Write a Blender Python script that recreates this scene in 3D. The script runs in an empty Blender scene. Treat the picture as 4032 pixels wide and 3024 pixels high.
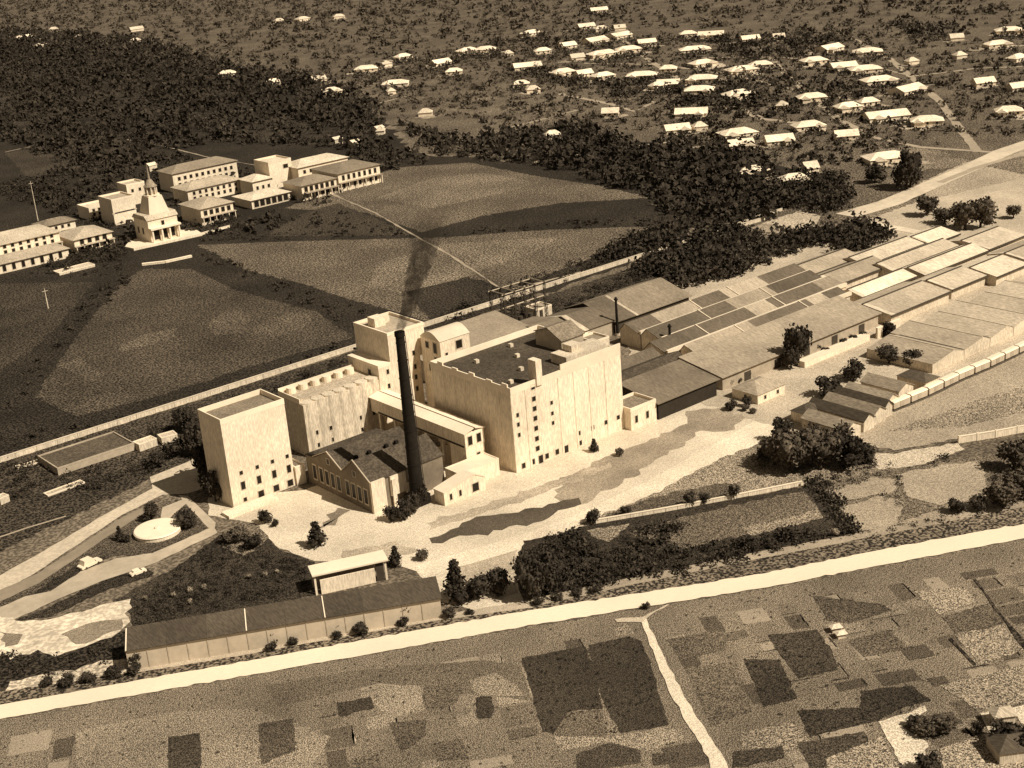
import bpy, bmesh, math, random
import numpy as np
from mathutils import Vector, Matrix
random.seed(7); rng = np.random.default_rng(11)
scn = bpy.context.scene
COL = scn.collection

# ------------------------------------------------------------------ camera
FP, CX, CY, CH = 5600.0, 2016.0, 1512.0, 165.0        # survey: focal in photo px, centre, flying height in m
def _vp(x, y): return Vector((x-CX, -(y-CY), -FP)).normalized()
AX = _vp(9325, -554-.083*(9325-CX))
UPV = Vector((1, .083, 0)).cross(Vector((0, 554+CY, -FP))).normalized()
if UPV.y < 0: UPV = -UPV
AX = (AX-UPV*AX.dot(UPV)).normalized(); BX = UPV.cross(AX)
RW = Matrix((AX, BX, UPV))                            # camera -> world
camd = bpy.data.cameras.new('camera'); cam = bpy.data.objects.new('camera', camd); COL.objects.link(cam)
camd.lens = FP/4032*36; camd.sensor_width = 36; camd.clip_start = 1; camd.clip_end = 20000
cam.matrix_world = Matrix.Translation((0, 0, CH)) @ RW.to_4x4()
scn.camera = cam

# ------------------------------------------------------------------ sky, sun, exposure
SUN = Vector((.22, -.62, .74)).normalized()
w = bpy.data.worlds.new('World'); scn.world = w; w.use_nodes = True
nt = w.node_tree; nt.nodes.clear()
sky = nt.nodes.new('ShaderNodeTexSky'); sky.sky_type = 'NISHITA'; sky.sun_disc = False
sky.sun_elevation = math.asin(SUN.z); sky.sun_rotation = math.atan2(SUN.x, SUN.y)
hs = nt.nodes.new('ShaderNodeHueSaturation'); hs.inputs['Saturation'].default_value = 0.0
mx = nt.nodes.new('ShaderNodeMix'); mx.data_type = 'RGBA'; mx.blend_type = 'MULTIPLY'; mx.inputs[0].default_value = 1
mx.inputs[7].default_value = (.66, .56, .42, 1)       # the print is one brown ink: the skylight is toned with it
bg = nt.nodes.new('ShaderNodeBackground'); bg.inputs[1].default_value = .05
out = nt.nodes.new('ShaderNodeOutputWorld')
nt.links.new(sky.outputs[0], hs.inputs['Color']); nt.links.new(hs.outputs[0], mx.inputs[6])
nt.links.new(mx.outputs[2], bg.inputs[0]); nt.links.new(bg.outputs[0], out.inputs[0])
sl = bpy.data.lights.new('sun', 'SUN'); sl.energy = 4.4; sl.angle = math.radians(.5); sl.color = (1, .9, .74)
so = bpy.data.objects.new('sun', sl); COL.objects.link(so)
so.rotation_euler = SUN.to_track_quat('Z', 'Y').to_euler()
vs = scn.view_settings; vs.view_transform = 'Standard'; vs.look = 'None'; vs.gamma = 1; vs.exposure = .36

# ------------------------------------------------------------------ helpers
def U(px, py, z=0.0):
    d = RW @ Vector((px-CX, -(py-CY), -FP)); return Vector((0, 0, CH)) + d*((z-CH)/d.z)
def tag(o, label=None, cat=None, group=None, kind=None):
    if label: o['label'] = label
    if cat: o['category'] = cat
    if group: o['group'] = group
    if kind: o['kind'] = kind
    return o
def empty(name, loc=(0, 0, 0), rz=0.0, label=None, cat=None, group=None):
    o = bpy.data.objects.new(name, None); COL.objects.link(o)
    o.location = loc; o.rotation_euler = (0, 0, rz); o.empty_display_size = .5
    return tag(o, label, cat, group)
def link(name, me, parent=None, loc=(0, 0, 0), scale=None, rz=0.0):
    o = bpy.data.objects.new(name, me); COL.objects.link(o); o.location = loc
    if rz: o.rotation_euler = (0, 0, rz)
    if scale: o.scale = scale
    if parent: o.parent = parent
    return o
class MB:
    def __init__(s): s.v = []; s.f = []
    def add(s, vs, fs):
        n = len(s.v); s.v += [tuple(p) for p in vs]; s.f += [tuple(i+n for i in f) for f in fs]; return s
    def box(s, x0, x1, y0, y1, z0, z1):
        return s.add([(x0,y0,z0),(x1,y0,z0),(x1,y1,z0),(x0,y1,z0),(x0,y0,z1),(x1,y0,z1),(x1,y1,z1),(x0,y1,z1)],
                     [(0,3,2,1),(4,5,6,7),(0,1,5,4),(1,2,6,5),(2,3,7,6),(3,0,4,7)])
    def extr(s, prof, a0, a1, axis='x'):               # prof: (u, z) outline, extruded along axis
        n = len(prof)
        mk = (lambda a, p: (a, p[0], p[1])) if axis == 'x' else (lambda a, p: (p[0], a, p[1]))
        vs = [mk(a0, p) for p in prof]+[mk(a1, p) for p in prof]
        fs = [tuple(range(n)), tuple(range(2*n-1, n-1, -1))]+[(i, n+i, n+(i+1) % n, (i+1) % n) for i in range(n)]
        return s.add(vs, fs)
    def cyl(s, cx, cy, z0, z1, r0, r1, n=16, cap=True):
        a = [2*math.pi*i/n for i in range(n)]
        vs = [(cx+r0*math.cos(t), cy+r0*math.sin(t), z0) for t in a]+[(cx+r1*math.cos(t), cy+r1*math.sin(t), z1) for t in a]
        fs = [(i, (i+1) % n, n+(i+1) % n, n+i) for i in range(n)]
        if cap: fs += [tuple(range(n-1, -1, -1)), tuple(range(n, 2*n))]
        return s.add(vs, fs)
    def bar(s, p, q, t):
        p = Vector(p); q = Vector(q); d = (q-p).normalized()
        a = d.orthogonal().normalized()*t/2; b = d.cross(a).normalized()*t/2
        return s.add([p+a+b, p-a+b, p-a-b, p+a-b, q+a+b, q-a+b, q-a-b, q+a-b],
                     [(0,3,2,1),(4,5,6,7),(0,1,5,4),(1,2,6,5),(2,3,7,6),(3,0,4,7)])
    def mesh(s, name, m):
        me = bpy.data.meshes.new(name); me.from_pydata(s.v, [], s.f)
        bm = bmesh.new(); bm.from_mesh(me); bmesh.ops.recalc_face_normals(bm, faces=bm.faces); bm.to_mesh(me); bm.free()
        me.materials.append(m); return me
    def build(s, name, m, parent=None, loc=(0, 0, 0)): return link(name, s.mesh(name, m), parent, loc)

# ------------------------------------------------------------------ materials: every colour is a tone of one brown
def tone(v):
    k = min(1, v/.6); return (v, v*(.79+.065*k), v*(.565+.095*k), 1)
MC = {}
def mat(name, v, amp=.25, sc=.6, big=.05, bamp=.15, rough=.9, streak=False, speck=0.0, rot=0.0):
    k = (name, v, amp, sc, big, bamp, streak, speck, rot)
    if k in MC: return MC[k]
    m = bpy.data.materials.new(name); m.use_nodes = True; t = m.node_tree; N = t.nodes; L = t.links
    b = N['Principled BSDF']; b.inputs['Roughness'].default_value = rough; b.inputs['Specular IOR Level'].default_value = .15
    g = N.new('ShaderNodeNewGeometry')
    mp = N.new('ShaderNodeMapping'); L.new(g.outputs['Position'], mp.inputs[0])
    if streak: mp.inputs['Scale'].default_value = (1, 1, .22) if streak is True else streak
    if rot: mp.inputs['Rotation'].default_value = (0, 0, rot); mp.vector_type = 'TEXTURE'
    n1 = N.new('ShaderNodeTexNoise'); n1.inputs['Scale'].default_value = sc; n1.inputs['Detail'].default_value = 8; n1.inputs['Roughness'].default_value = .72
    n2 = N.new('ShaderNodeTexNoise'); n2.inputs['Scale'].default_value = big; n2.inputs['Detail'].default_value = 4
    L.new(mp.outputs[0], n1.inputs['Vector']); L.new(g.outputs['Position'], n2.inputs['Vector'])
    r1 = N.new('ShaderNodeMapRange'); r1.inputs[1].default_value = .32; r1.inputs[2].default_value = .68
    r1.inputs[3].default_value = 1-amp; r1.inputs[4].default_value = 1+amp
    r2 = N.new('ShaderNodeMapRange'); r2.inputs[1].default_value = .3; r2.inputs[2].default_value = .7
    r2.inputs[3].default_value = 1-bamp; r2.inputs[4].default_value = 1+bamp
    L.new(n1.outputs[0], r1.inputs[0]); L.new(n2.outputs[0], r2.inputs[0])
    mu = N.new('ShaderNodeMath'); mu.operation = 'MULTIPLY'; L.new(r1.outputs[0], mu.inputs[0]); L.new(r2.outputs[0], mu.inputs[1])
    last = mu.outputs[0]
    if speck:                                          # tufts and furrows, lighter and darker grains
        n3 = N.new('ShaderNodeTexNoise'); n3.inputs['Scale'].default_value = sc*3.3; n3.inputs['Detail'].default_value = 2
        L.new(mp.outputs[0] if streak else g.outputs['Position'], n3.inputs['Vector'])
        r3 = N.new('ShaderNodeMapRange'); r3.inputs[1].default_value = .45; r3.inputs[2].default_value = .575
        r3.inputs[3].default_value = 1-speck; r3.inputs[4].default_value = 1+speck; L.new(n3.outputs[0], r3.inputs[0])
        m3 = N.new('ShaderNodeMath'); m3.operation = 'MULTIPLY'; L.new(last, m3.inputs[0]); L.new(r3.outputs[0], m3.inputs[1]); last = m3.outputs[0]
    vm = N.new('ShaderNodeVectorMath'); vm.operation = 'SCALE'; c = tone(v); vm.inputs[0].default_value = c[:3]
    L.new(last, vm.inputs['Scale']); L.new(vm.outputs[0], b.inputs['Base Color'])
    MC[k] = m; return m
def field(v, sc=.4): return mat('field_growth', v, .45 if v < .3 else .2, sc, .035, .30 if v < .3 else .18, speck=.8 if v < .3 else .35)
WALL = mat('limewashed_concrete', .76, .09, .9, .06, .12, streak=True, speck=.11)
WALL2 = mat('weathered_concrete', .60, .14, .9, .08, .16, streak=True, speck=.15)
WALLG = mat('grey_render', .40, .2, .4)
PARA = mat('parapet_paint', .80, .06)
ROOFD = mat('dark_tar_roof', .075, .3, .5, .1, .2, speck=.25)
ROOFM = mat('grey_sheet_roof', .22, .2, .5, .1, .15, speck=.2)
ROOFL = mat('pale_sheet_roof', .42, .12, .5, .06, .15, speck=.12)
ROOFW = mat('white_sheet_roof', .72, .08, .5, .06, .08)
GLASS = mat('dark_window_glass', .02, .1, rough=.3)
FRAME = mat('window_frame_paint', .5, .1)
SOOT = mat('sooty_brick', .016, .3, .7, .1, .2)
STEEL = mat('dark_steel', .06, .2)
TRUNK = mat('bark', .05, .3)
LEAF = mat('dark_foliage', .042, .5, .5, .08, .3, speck=.4)
LEAFM = mat('mid_foliage', .085, .5, .5, .08, .3, speck=.4)
LEAFL = mat('dry_pale_foliage', .3, .4, .5, .08, .3, speck=.4)

# ------------------------------------------------------------------ ground sheets
LAYER = [0]
def jag(pts, step, amp):
    out = []
    for i in range(len(pts)):
        a = Vector(pts[i]); b = Vector(pts[(i+1) % len(pts)]); d = b-a; n = max(1, int(d.length/step))
        nrm = Vector((-d.y, d.x)).normalized() if d.length else Vector((0, 0))
        for k in range(n):
            out.append(a+d*k/n+nrm*(random.gauss(0, amp) if k else 0))
    return out
def wpoly(pp): return [U(x, y).xy for x, y in pp]
def sheet(name, pp, m, step=None, amp=None, world=False, kind='structure', label=None, z=None):
    LAYER[0] += 1; z = .003*LAYER[0] if z is None else z
    pts = [Vector(p) for p in pp] if world else wpoly(pp)
    c = sum(pts, Vector((0, 0)))/len(pts); D = max(300, c.length)
    pts = jag(pts, step or D/160, amp if amp is not None else D/420)
    bm = bmesh.new(); vs = [bm.verts.new((p.x-c.x, p.y-c.y, 0)) for p in pts]
    f = bm.faces.new(vs); bmesh.ops.triangulate(bm, faces=[f])
    for f in bm.faces:
        if f.normal.z < 0: f.normal_flip()
    me = bpy.data.meshes.new(name); bm.to_mesh(me); bm.free(); me.materials.append(m)
    o = link(name, me, None, (c.x, c.y, z)); tag(o, label, None, None, kind); return o
def strip(name, pts, wd, m, amp=.12, **k):              # pts world xy, width m
    pts = [Vector(p) for p in pts]; L = []; R_ = []
    for i, p in enumerate(pts):
        d = (pts[min(i+1, len(pts)-1)]-pts[max(i-1, 0)]).normalized(); n = Vector((-d.y, d.x))
        ww = wd[i] if isinstance(wd, (list, tuple)) else wd
        L.append(p+n*ww/2); R_.append(p-n*ww/2)
    return sheet(name, L+R_[::-1], m, step=6, amp=amp, world=True, **k)

LAYER[0] = 0
gm = MB().add([(-1500, -600, 0), (7000, -600, 0), (7000, 9000, 0), (-1500, 9000, 0)], [(0, 1, 2, 3)])
GROUND = mat('rough_grassland', .15, .4, .3, .012, .3, speck=.4)
tag(gm.build('ground', GROUND), kind='structure')

FIELDS = [  # tone, outline in photo pixels (surveyed on the ground plane)
 (.12, [(-200,-60),(4300,-60),(4300,330),(2600,300),(1500,330),(900,260),(-200,150)]),
 (.075, [(-200,120),(300,140),(640,215),(930,265),(1330,345),(1500,420),(1200,430),(-300,330)]),
 (.032, [(-200,150),(300,170),(620,250),(900,300),(1300,375),(1480,430),(1620,600),(2100,640),(2560,780),(2700,900),(2660,960),(2000,1210),(1420,1370),(0,1815),(-300,1910),(-300,700)]),
 (.055, [(-200,230),(60,245),(120,280),(200,360),(120,420),(-200,450)]),
 (.045, [(20,430),(200,400),(520,330),(700,340),(520,420),(300,470),(40,500)]),
 (.055, [(20,605),(160,570),(330,530),(470,540),(560,590),(520,700),(380,650),(110,700)]),
 (.045, [(770,475),(900,440),(1010,435),(1210,470),(1330,560),(1120,575),(960,545)]),
 (.125, [(1120,820),(1350,730),(1560,660),(1850,640),(2090,690),(2360,730),(2560,780),(2200,800),(1900,850),(1660,915),(1450,840)]),
 (.17, [(1480,780),(1700,700),(1900,680),(2120,720),(1980,760),(1700,820)]),
 (.055, [(1160,850),(1330,800),(1500,870),(1640,925),(1300,930),(1050,930)]),
 (.125, [(780,965),(1150,950),(1750,935),(2150,905),(2640,890),(2580,960),(2320,1020),(2000,1140),(1880,1100),(1700,1270),(1560,1230),(1380,1180),(1200,1120),(960,1060)]),
 (.17, [(1480,1040),(1750,960),(2200,935),(2120,990),(1900,1060),(1650,1170),(1450,1130)]),
 (.040, [(1600,1150),(1840,1090),(1960,1130),(1800,1230),(1700,1270)]),
 (.075, [(560,1060),(760,1060),(920,1140),(1250,1230),(1390,1330),(1000,1440),(620,1560),(300,1640),(140,1560),(220,1440),(330,1290),(480,1110)]),
 (.12, [(470,1365),(560,1320),(700,1290),(690,1325),(580,1360),(480,1385)]),
 (.10, [(820,1290),(860,1240),(950,1220),(985,1245),(960,1310),(850,1320)]),
 (.10, [(985,1300),(1130,1230),(1230,1240),(1200,1290),(1080,1330)]),
 (.11, [(220,1440),(310,1410),(410,1480),(350,1500)]),
 (.050, [(-200,1120),(380,1110),(220,1290),(100,1400),(-200,1560)]),
 # suburb ground
 (.125, [(1500,330),(2000,180),(2700,120),(3600,90),(4300,140),(4300,700),(3600,800),(3100,900),(2700,900),(2560,780),(2100,640),(1700,600),(1450,430)]),
 (.15, [(1760,430),(1990,340),(2200,340),(2500,375),(2420,430),(2250,450),(2000,520)]),
 (.030, [(2020,640),(2200,560),(2600,560),(3000,640),(3300,700),(3000,860),(2700,900),(2560,780)]),
 (.20, [(3430,560),(3700,590),(3830,640),(3600,680),(3450,620)]),
 (.36, [(3620,720),(3800,640),(4300,530),(4300,900),(4000,900),(3800,900),(3640,830)]),
 (.17, [(3860,650),(4300,560),(4300,700),(4050,690)]),
 (.20, [(3350,820),(3640,780),(3700,850),(3500,870),(3400,860)]),
 (.55, [(3880,800),(4032,780),(4300,760),(4300,860),(4040,900),(3900,920)]),
 (.12, [(3900,930),(4300,860),(4300,1000),(4000,990)]),
 (.45, [(3000,880),(3150,830),(3230,850),(3210,900),(3100,930),(2960,960)]),
 (.30, [(2840,940),(3000,880),(3180,900),(3050,980),(2900,1020)]),
 # inside the wall
 (.055, [(-300,1915),(1420,1375),(2000,1215),(2700,985),(2760,1120),(2000,1330),(1000,1660),(800,1800),(500,1930),(-300,2320)]),
 (.501, [(2700,1100),(3100,980),(3600,800),(4300,640),(4300,1420),(3500,1700),(3100,1700),(2500,1500),(2450,1250)]),
]
for t, p in FIELDS: sheet('yard' if t == .501 else 'field', p, mat('packed_earth', .46, .18, .8, .05, .18, speck=.22) if t == .501 else field(t, .4), amp=(.5 if p[0][1] > 600 else None), step=(1.6 if p[0][1] > 600 else None))
DIRT = lambda v: mat('packed_earth', v, .18, 1.3, .05, .18, speck=.22)
LAYER[0] = 20
YARD = sheet('yard', [(1200,1930),(1500,1800),(2040,1700),(2600,1600),(2850,1500),(3120,1400),(3500,1250),(3620,1300),(3560,1400),(3420,1450),(3250,1560),(3060,1700),(2900,1760),(2500,1960),(2100,2110),(2040,2180),(2040,2300),(2060,2385),(1900,2410),(1740,2370),(1640,2250),(1500,2200),(1240,2210),(1100,2160),(1000,2060),(820,2030),(820,1960)], DIRT(.60), amp=.25)
for t, p in [(.30, [(2200,1900),(2330,1820),(2520,1750),(2760,1640),(2830,1650),(2700,1740),(2600,1800),(2500,1880),(2280,1990),(2180,1990)]),
             (.30, [(2700,1620),(2880,1600),(2960,1640),(2850,1700),(2720,1700)]),
             (.09, [(1690,2120),(1850,2050),(2100,2000),(2280,1960),(2290,1985),(2100,2060),(1850,2110),(1700,2140)]),
             (.22, [(1240,2090),(1330,2000),(1380,2010),(1320,2070)]),
             (.40, [(1680,2060),(2000,1960),(2400,1820),(2410,1840),(2010,1985),(1690,2090)]),
             (.40, [(1350,2170),(1560,2130),(1650,2170),(1500,2200),(1360,2210)]),
             (.40, [(1750,2200),(2040,2150),(2030,2300),(1990,2370),(1800,2330)])]:
    sheet('worn_ground', p, mat('worn_yard', t, .25, 1.1, .08, .25, speck=.3))
tag(strip('driveway', [U(*p).xy for p in [(1650,2250),(2000,2150),(2300,2050),(2600,1910),(2860,1770),(3060,1660),(3250,1540),(3420,1430),(3600,1300)]], [7,7,8,9,10,12,14,16,18], DIRT(.68), amp=.15))
for t, p in [(.26, [(2260,2075),(2560,1950),(2850,1800),(2960,1760),(3060,1790),(3150,1890),(3165,1905),(2750,1985),(2350,2058)]),
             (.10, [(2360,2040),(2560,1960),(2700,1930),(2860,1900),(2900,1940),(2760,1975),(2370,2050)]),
             (.22, [(2900,1960),(3160,1850),(3440,1790),(3560,1840),(3200,1920),(3160,1900)]),
             (.040, [(2030,2200),(2060,2130),(2180,2110),(2330,2065),(3170,1915),(3260,1890),(3350,2080),(3380,2115),(2900,2225),(2130,2372),(2060,2330)]),
             (.24, [(2310,2090),(2480,2062),(2440,2110),(2400,2135),(2345,2120)]),
             (.13, [(2480,2100),(2750,2020),(3165,1935),(3235,2030),(3000,2090),(2700,2160),(2560,2130)]),
             (.22, [(2920,2080),(3225,2010),(3240,2040),(2960,2110)]),
             (.16, [(3190,1915),(3500,1850),(3900,1790),(3990,1990),(3700,2040),(3400,2100)]),
             (.34, [(3260,1930),(3450,1880),(3530,1890),(3520,1940),(3300,1975)]),
             (.32, [(3310,2000),(3460,1950),(3560,1980),(3520,2080),(3380,2095)]),
             (.36, [(3530,1870),(3720,1830),(3860,1820),(3900,1960),(3700,1990),(3580,1960)]),
             (.30, [(3540,2060),(3720,2000),(3900,1960),(3930,1995),(3620,2060)]),
             (.36, [(3320,1720),(3500,1640),(3760,1500),(4300,1260),(4300,1640),(3770,1730),(3520,1775),(3440,1760)]),
             (.28, [(3500,1700),(3900,1560),(4300,1440),(4300,1560),(3800,1680)]),
             (.52, [(3440,1785),(3520,1790),(3770,1742),(3800,1770),(3640,1830),(3460,1850)]),
             (.12, [(3860,1800),(4300,1690),(4300,2010),(4000,1990)]),
             # left of the mill
             (.040, [(620,2290),(860,2110),(1000,2060),(1100,2165),(1240,2215),(1250,2340),(800,2440),(520,2500),(500,2380)]),
             (.16, [(860,2110),(1000,2060),(1060,2120),(960,2190),(880,2160)]),
             (.050, [(360,2420),(620,2270),(860,2180),(1000,2200),(900,2260),(600,2340)]),
             (.10, [(0,2380),(360,2130),(480,2080),(620,1990),(720,1965),(780,1980),(820,2080),(600,2190),(440,2190),(330,2240),(60,2400)]),
             (.040, [(60,2390),(200,2290),(320,2220),(420,2190),(330,2250),(180,2340)]),
             (.040, [(60,2445),(200,2390),(420,2280),(580,2240),(600,2270),(430,2320),(200,2430)])]:
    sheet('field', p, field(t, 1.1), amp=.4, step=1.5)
CONC = mat('pale_concrete_paving', .52, .12, .3, .04, .12, speck=.08)
sheet('driveway', [(-60,2300),(150,2185),(400,2035),(600,1925),(590,1880),(640,1860),(740,1820),(805,1780),(820,1880),(830,1915),(740,1945),(640,1950),(480,2030),(330,2130),(150,2250),(-60,2375)], CONC, amp=.1)
sheet('driveway', [(-60,2350),(150,2260),(330,2140),(480,2040),(560,2000),(600,2000),(470,2085),(330,2180),(150,2300),(-60,2400)], mat('grey_paving', .26, .15, .3), amp=.1)
sheet('driveway', [(-60,2420),(100,2350),(200,2330),(320,2250),(460,2200),(600,2180),(840,2075),(856,2100),(620,2215),(400,2290),(230,2360),(60,2440),(0,2460)], mat('gravel_drive', .45, .15, .3), amp=.15)
sheet('path', [(700,1950),(740,1955),(850,2060),(845,2085),(820,2080)], mat('gravel_drive', .45, .15, .3), amp=.05)
sheet('path', [(640,2000),(740,1960),(745,1975),(680,2030),(640,2080),(630,2060)], mat('gravel_drive', .45, .15, .3), amp=.05)
sheet('yard', [(-60,2410),(60,2445),(200,2440),(360,2400),(515,2360),(512,2450),(480,2480),(400,2540),(330,2550),(220,2590),(150,2560),(40,2600),(-60,2560)], mat('pale_rubble', .62, .22, .25, .1, .2, speck=.18), amp=.5)
for t, p in [(.25, [(240,2500),(380,2450),(480,2440),(480,2480),(380,2520),(300,2540)]), (.22, [(0,2490),(90,2500),(70,2540),(20,2550)])]:
    sheet('worn_ground', p, mat('worn_yard', t, .25, 1.1, .08, .25, speck=.3), amp=.5)
sheet('field', [(-60,2560),(40,2600),(150,2560),(220,2590),(330,2550),(500,2480),(510,2600),(250,2670),(-60,2720)], field(.035))  # dark sheet painted as the shade and trees below the rubble
sheet('verge', [(20,2725),(40,2685),(160,2660),(500,2595),(560,2620),(540,2650),(300,2690),(60,2735)], field(.5))
# the main road and its verges
RT = [(-200,2812),(0,2778),(500,2690),(1000,2600),(1500,2510),(2000,2419),(2500,2340),(3000,2262),(3500,2160),(4032,2065),(4300,2017)]
RB = [(4300,2078),(4032,2122),(3500,2222),(3000,2318),(2500,2398),(2000,2480),(1500,2570),(1000,2657),(500,2745),(0,2834),(-200,2870)]
VT = [(-200,2760),(0,2725),(500,2655),(1000,2560),(1500,2480),(1760,2420),(2060,2380),(2500,2290),(3000,2195),(3500,2095),(4032,1995),(4300,1950)]
sheet('verge', VT+[(x, y+8) for x, y in RT[::-1]], field(.13), amp=.15)
sheet('pavement', [(2060,2368),(2500,2272),(3000,2172),(3500,2078),(4032,1976),(4300,1930),(4300,1950),(4032,1998),(3500,2104),(3000,2200),(2500,2302),(2100,2392)], DIRT(.34), amp=.1)
sheet('pavement', [(500,2632),(1000,2560),(1500,2462),(1760,2420),(2060,2372),(2100,2395),(1760,2440),(1500,2483),(1000,2575),(520,2655)], DIRT(.42), amp=.1)
sheet('road', RT+RB, mat('pale_road_surface', .76, .10, .5, .03, .08, streak=(1, .06, 1), speck=.06, rot=math.radians(-28.5)), amp=.16, step=1.6)
# south of the road
SOUTH = [
 (.17, [(-200,2874),(0,2838),(1000,2661),(2000,2484),(3000,2322),(4032,2126),(4300,2080),(4300,3200),(-200,3200)]),
 (.13, [(1040,2700),(1400,2640),(1900,2600),(2050,2620),(2100,2760),(1500,2690),(1100,2780)]),
 (.22, [(300,2880),(700,2800),(1000,2790),(1300,2900),(1200,3060),(300,3060)]),
 (.27, [(1475,2698),(1655,2700),(1669,2797),(1533,2833),(1480,2780)]),
 (.22, [(1840,2680),(1950,2650),(2040,2700),(2060,2740),(1960,2740),(1880,2735)]),
 (.050, [(2054,2592),(2190,2565),(2305,2545),(2345,2640),(2365,2760),(2375,2790),(2240,2800),(2180,2892),(2135,2883),(2100,2760)]),
 (.11, [(2180,2892),(2240,2800),(2372,2795),(2390,2900),(2220,2930)]),
 (.055, [(2316,2540),(2475,2506),(2529,2526),(2560,2600),(2592,2730),(2633,2856),(2443,2888),(2380,2775),(2340,2660)]),
 (.30, [(2420,2475),(2470,2455),(2500,2495),(2430,2505)]),
 (.07, [(2271,2969),(2393,2928),(2524,2933),(2524,3005),(2271,3040)]),
 (.07, [(2565,2969),(2673,2964),(2680,3005),(2570,3014)]),
 (.28, [(2180,2900),(2400,2905),(2640,2860),(2700,2900),(2560,2960),(2380,2920),(2200,2960)]),
 (.055, [(1325,2770),(1457,2743),(1475,2788),(1339,2824)]), (.08, [(1018,2851),(1158,2829),(1163,2955),(1027,3010)]),
 (.11, [(1669,2707),(1836,2684),(1791,2775),(1674,2797)]), (.055, [(1872,2750),(1900,2740),(1940,2745),(1945,2800),(1930,2829),(1880,2829)]),
 (.09, [(1533,2847),(1678,2833),(1678,2897),(1579,2969)]), (.065, [(661,2901),(787,2886),(795,3060),(661,3060)]),
 (.12, [(1360,2990),(1490,2970),(1500,3050),(1380,3050)]), (.11, [(1700,2930),(1820,2910),(1850,2990),(1720,3000)]),
 (.10, [(2620,2520),(2840,2480),(2860,2560),(2680,2600)]), (.12, [(2700,2640),(2900,2600),(2960,2800),(2800,2860)]),
 (.06, [(3023,2501),(3217,2480),(3279,2567),(3299,2639),(3146,2670),(3069,2577)]),
 (.050, [(2931,2598),(3069,2598),(3140,2751),(3007,2787)]), (.085, [(3202,2347),(3463,2378),(3514,2403),(3345,2455),(3258,2444)]),
 (.10, [(3335,2526),(3504,2480),(3580,2557),(3401,2588)]), (.10, [(3708,2429),(3903,2373),(3954,2455),(3760,2496)]),
 (.24, [(3600,2330),(3790,2310),(3850,2370),(3700,2420)]), (.26, [(3760,2500),(3950,2460),(4040,2560),(3860,2620)]),
 (.045, [(3140,2800),(3391,2787),(3391,2721),(3591,2700),(3667,2762),(3545,2792),(3463,2838),(3192,2900)]),
 (.28, [(2920,2880),(3120,2850),(3190,2920),(3120,2960),(2920,2950)]), (.06, [(2890,2960),(3080,2940),(3090,2985),(2880,3030)]),
 (.07, [(3140,2930),(3400,2880),(3440,2960),(3200,3040)]), (.30, [(3250,2990),(3470,2900),(3560,3060),(3260,3060)]),
 (.26, [(3700,2700),(4100,2600),(4100,2760),(3850,2800)]),
 (.30, [(3700,2950),(3900,2880),(4080,3000),(3980,3060),(3720,3060)]),
 (.70, [(3458,2843),(3565,2813),(3640,2780),(3650,2800),(3555,2864),(3652,2925),(3620,3060),(3575,3060)]),
 (.70, [(3860,2810),(3930,2790),(3950,2880),(3900,2890)]), (.60, [(3980,2790),(4100,2760),(4100,2860),(4020,2850)]),
]
LAYER[0] = 2
gu = (U(3000,2318).xy-U(1000,2657).xy).normalized(); gv = (U(2790,2985).xy-U(2597,2640).xy).normalized(); g0 = U(2530,2440).xy
def plot_sheet(c, a, b, t):
    z0 = LAYER[0]; sheet('garden_plot', [c, c+gu*a, c+gu*a+gv*b, c+gv*b], field(t, 1.3), world=True, amp=.10, step=1.1); LAYER[0] = z0
for iu in range(-16, 14):
    u0 = iu*9.2+(2.5 if iu >= 0 else -1.5); v0 = 3.5
    for iv in range(16):
        b = random.choice([3.2, 4.6, 6.0, 7.5]); a = random.choice([8.4, 8.4, 4.0, 6.2])
        if random.random() < .62:
            plot_sheet(g0+gu*(u0+random.uniform(0, .5))+gv*v0, a, b, random.choice([.09, .12, .15, .17, .23, .27, .30]))
            if random.random() < .35: plot_sheet(g0+gu*u0+gv*(v0+b), a*.9, .35, .05)
            if random.random() < .3: plot_sheet(g0+gu*(u0+a)+gv*v0, .35, b*.9, random.choice([.05, .42]))
        v0 += b+random.uniform(.5, 1.4)
LAYER[0] = 0
for qn, (t, p) in enumerate(SOUTH):
    if qn: LAYER[0] = max(LAYER[0], 6)
    sheet('field', p, field((.62 if t > .5 else min(t*1.15, .27)) if t > .075 else t, 1.3), amp=.16, step=1.2)
LAYER[0] = 57
sheet('path', [(2520,2430),(2545,2438),(2640,2640),(2745,2830),(2850,2985),(2880,3060),(2810,3060),(2790,2985),(2690,2830),(2597,2640)], DIRT(.66), amp=.15, step=2)
sheet('path', [(2420,2440),(2530,2432),(2620,2385),(2640,2378),(2560,2425),(2530,2452),(2430,2452)], DIRT(.48), amp=.2, step=2)
for a, b in [((3836,2281),(4060,2585)), ((3740,2515),(3840,2620))]:
    strip('ditch', [U(*a).xy, U(*b).xy], .7, field(.045), amp=.2)
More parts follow.
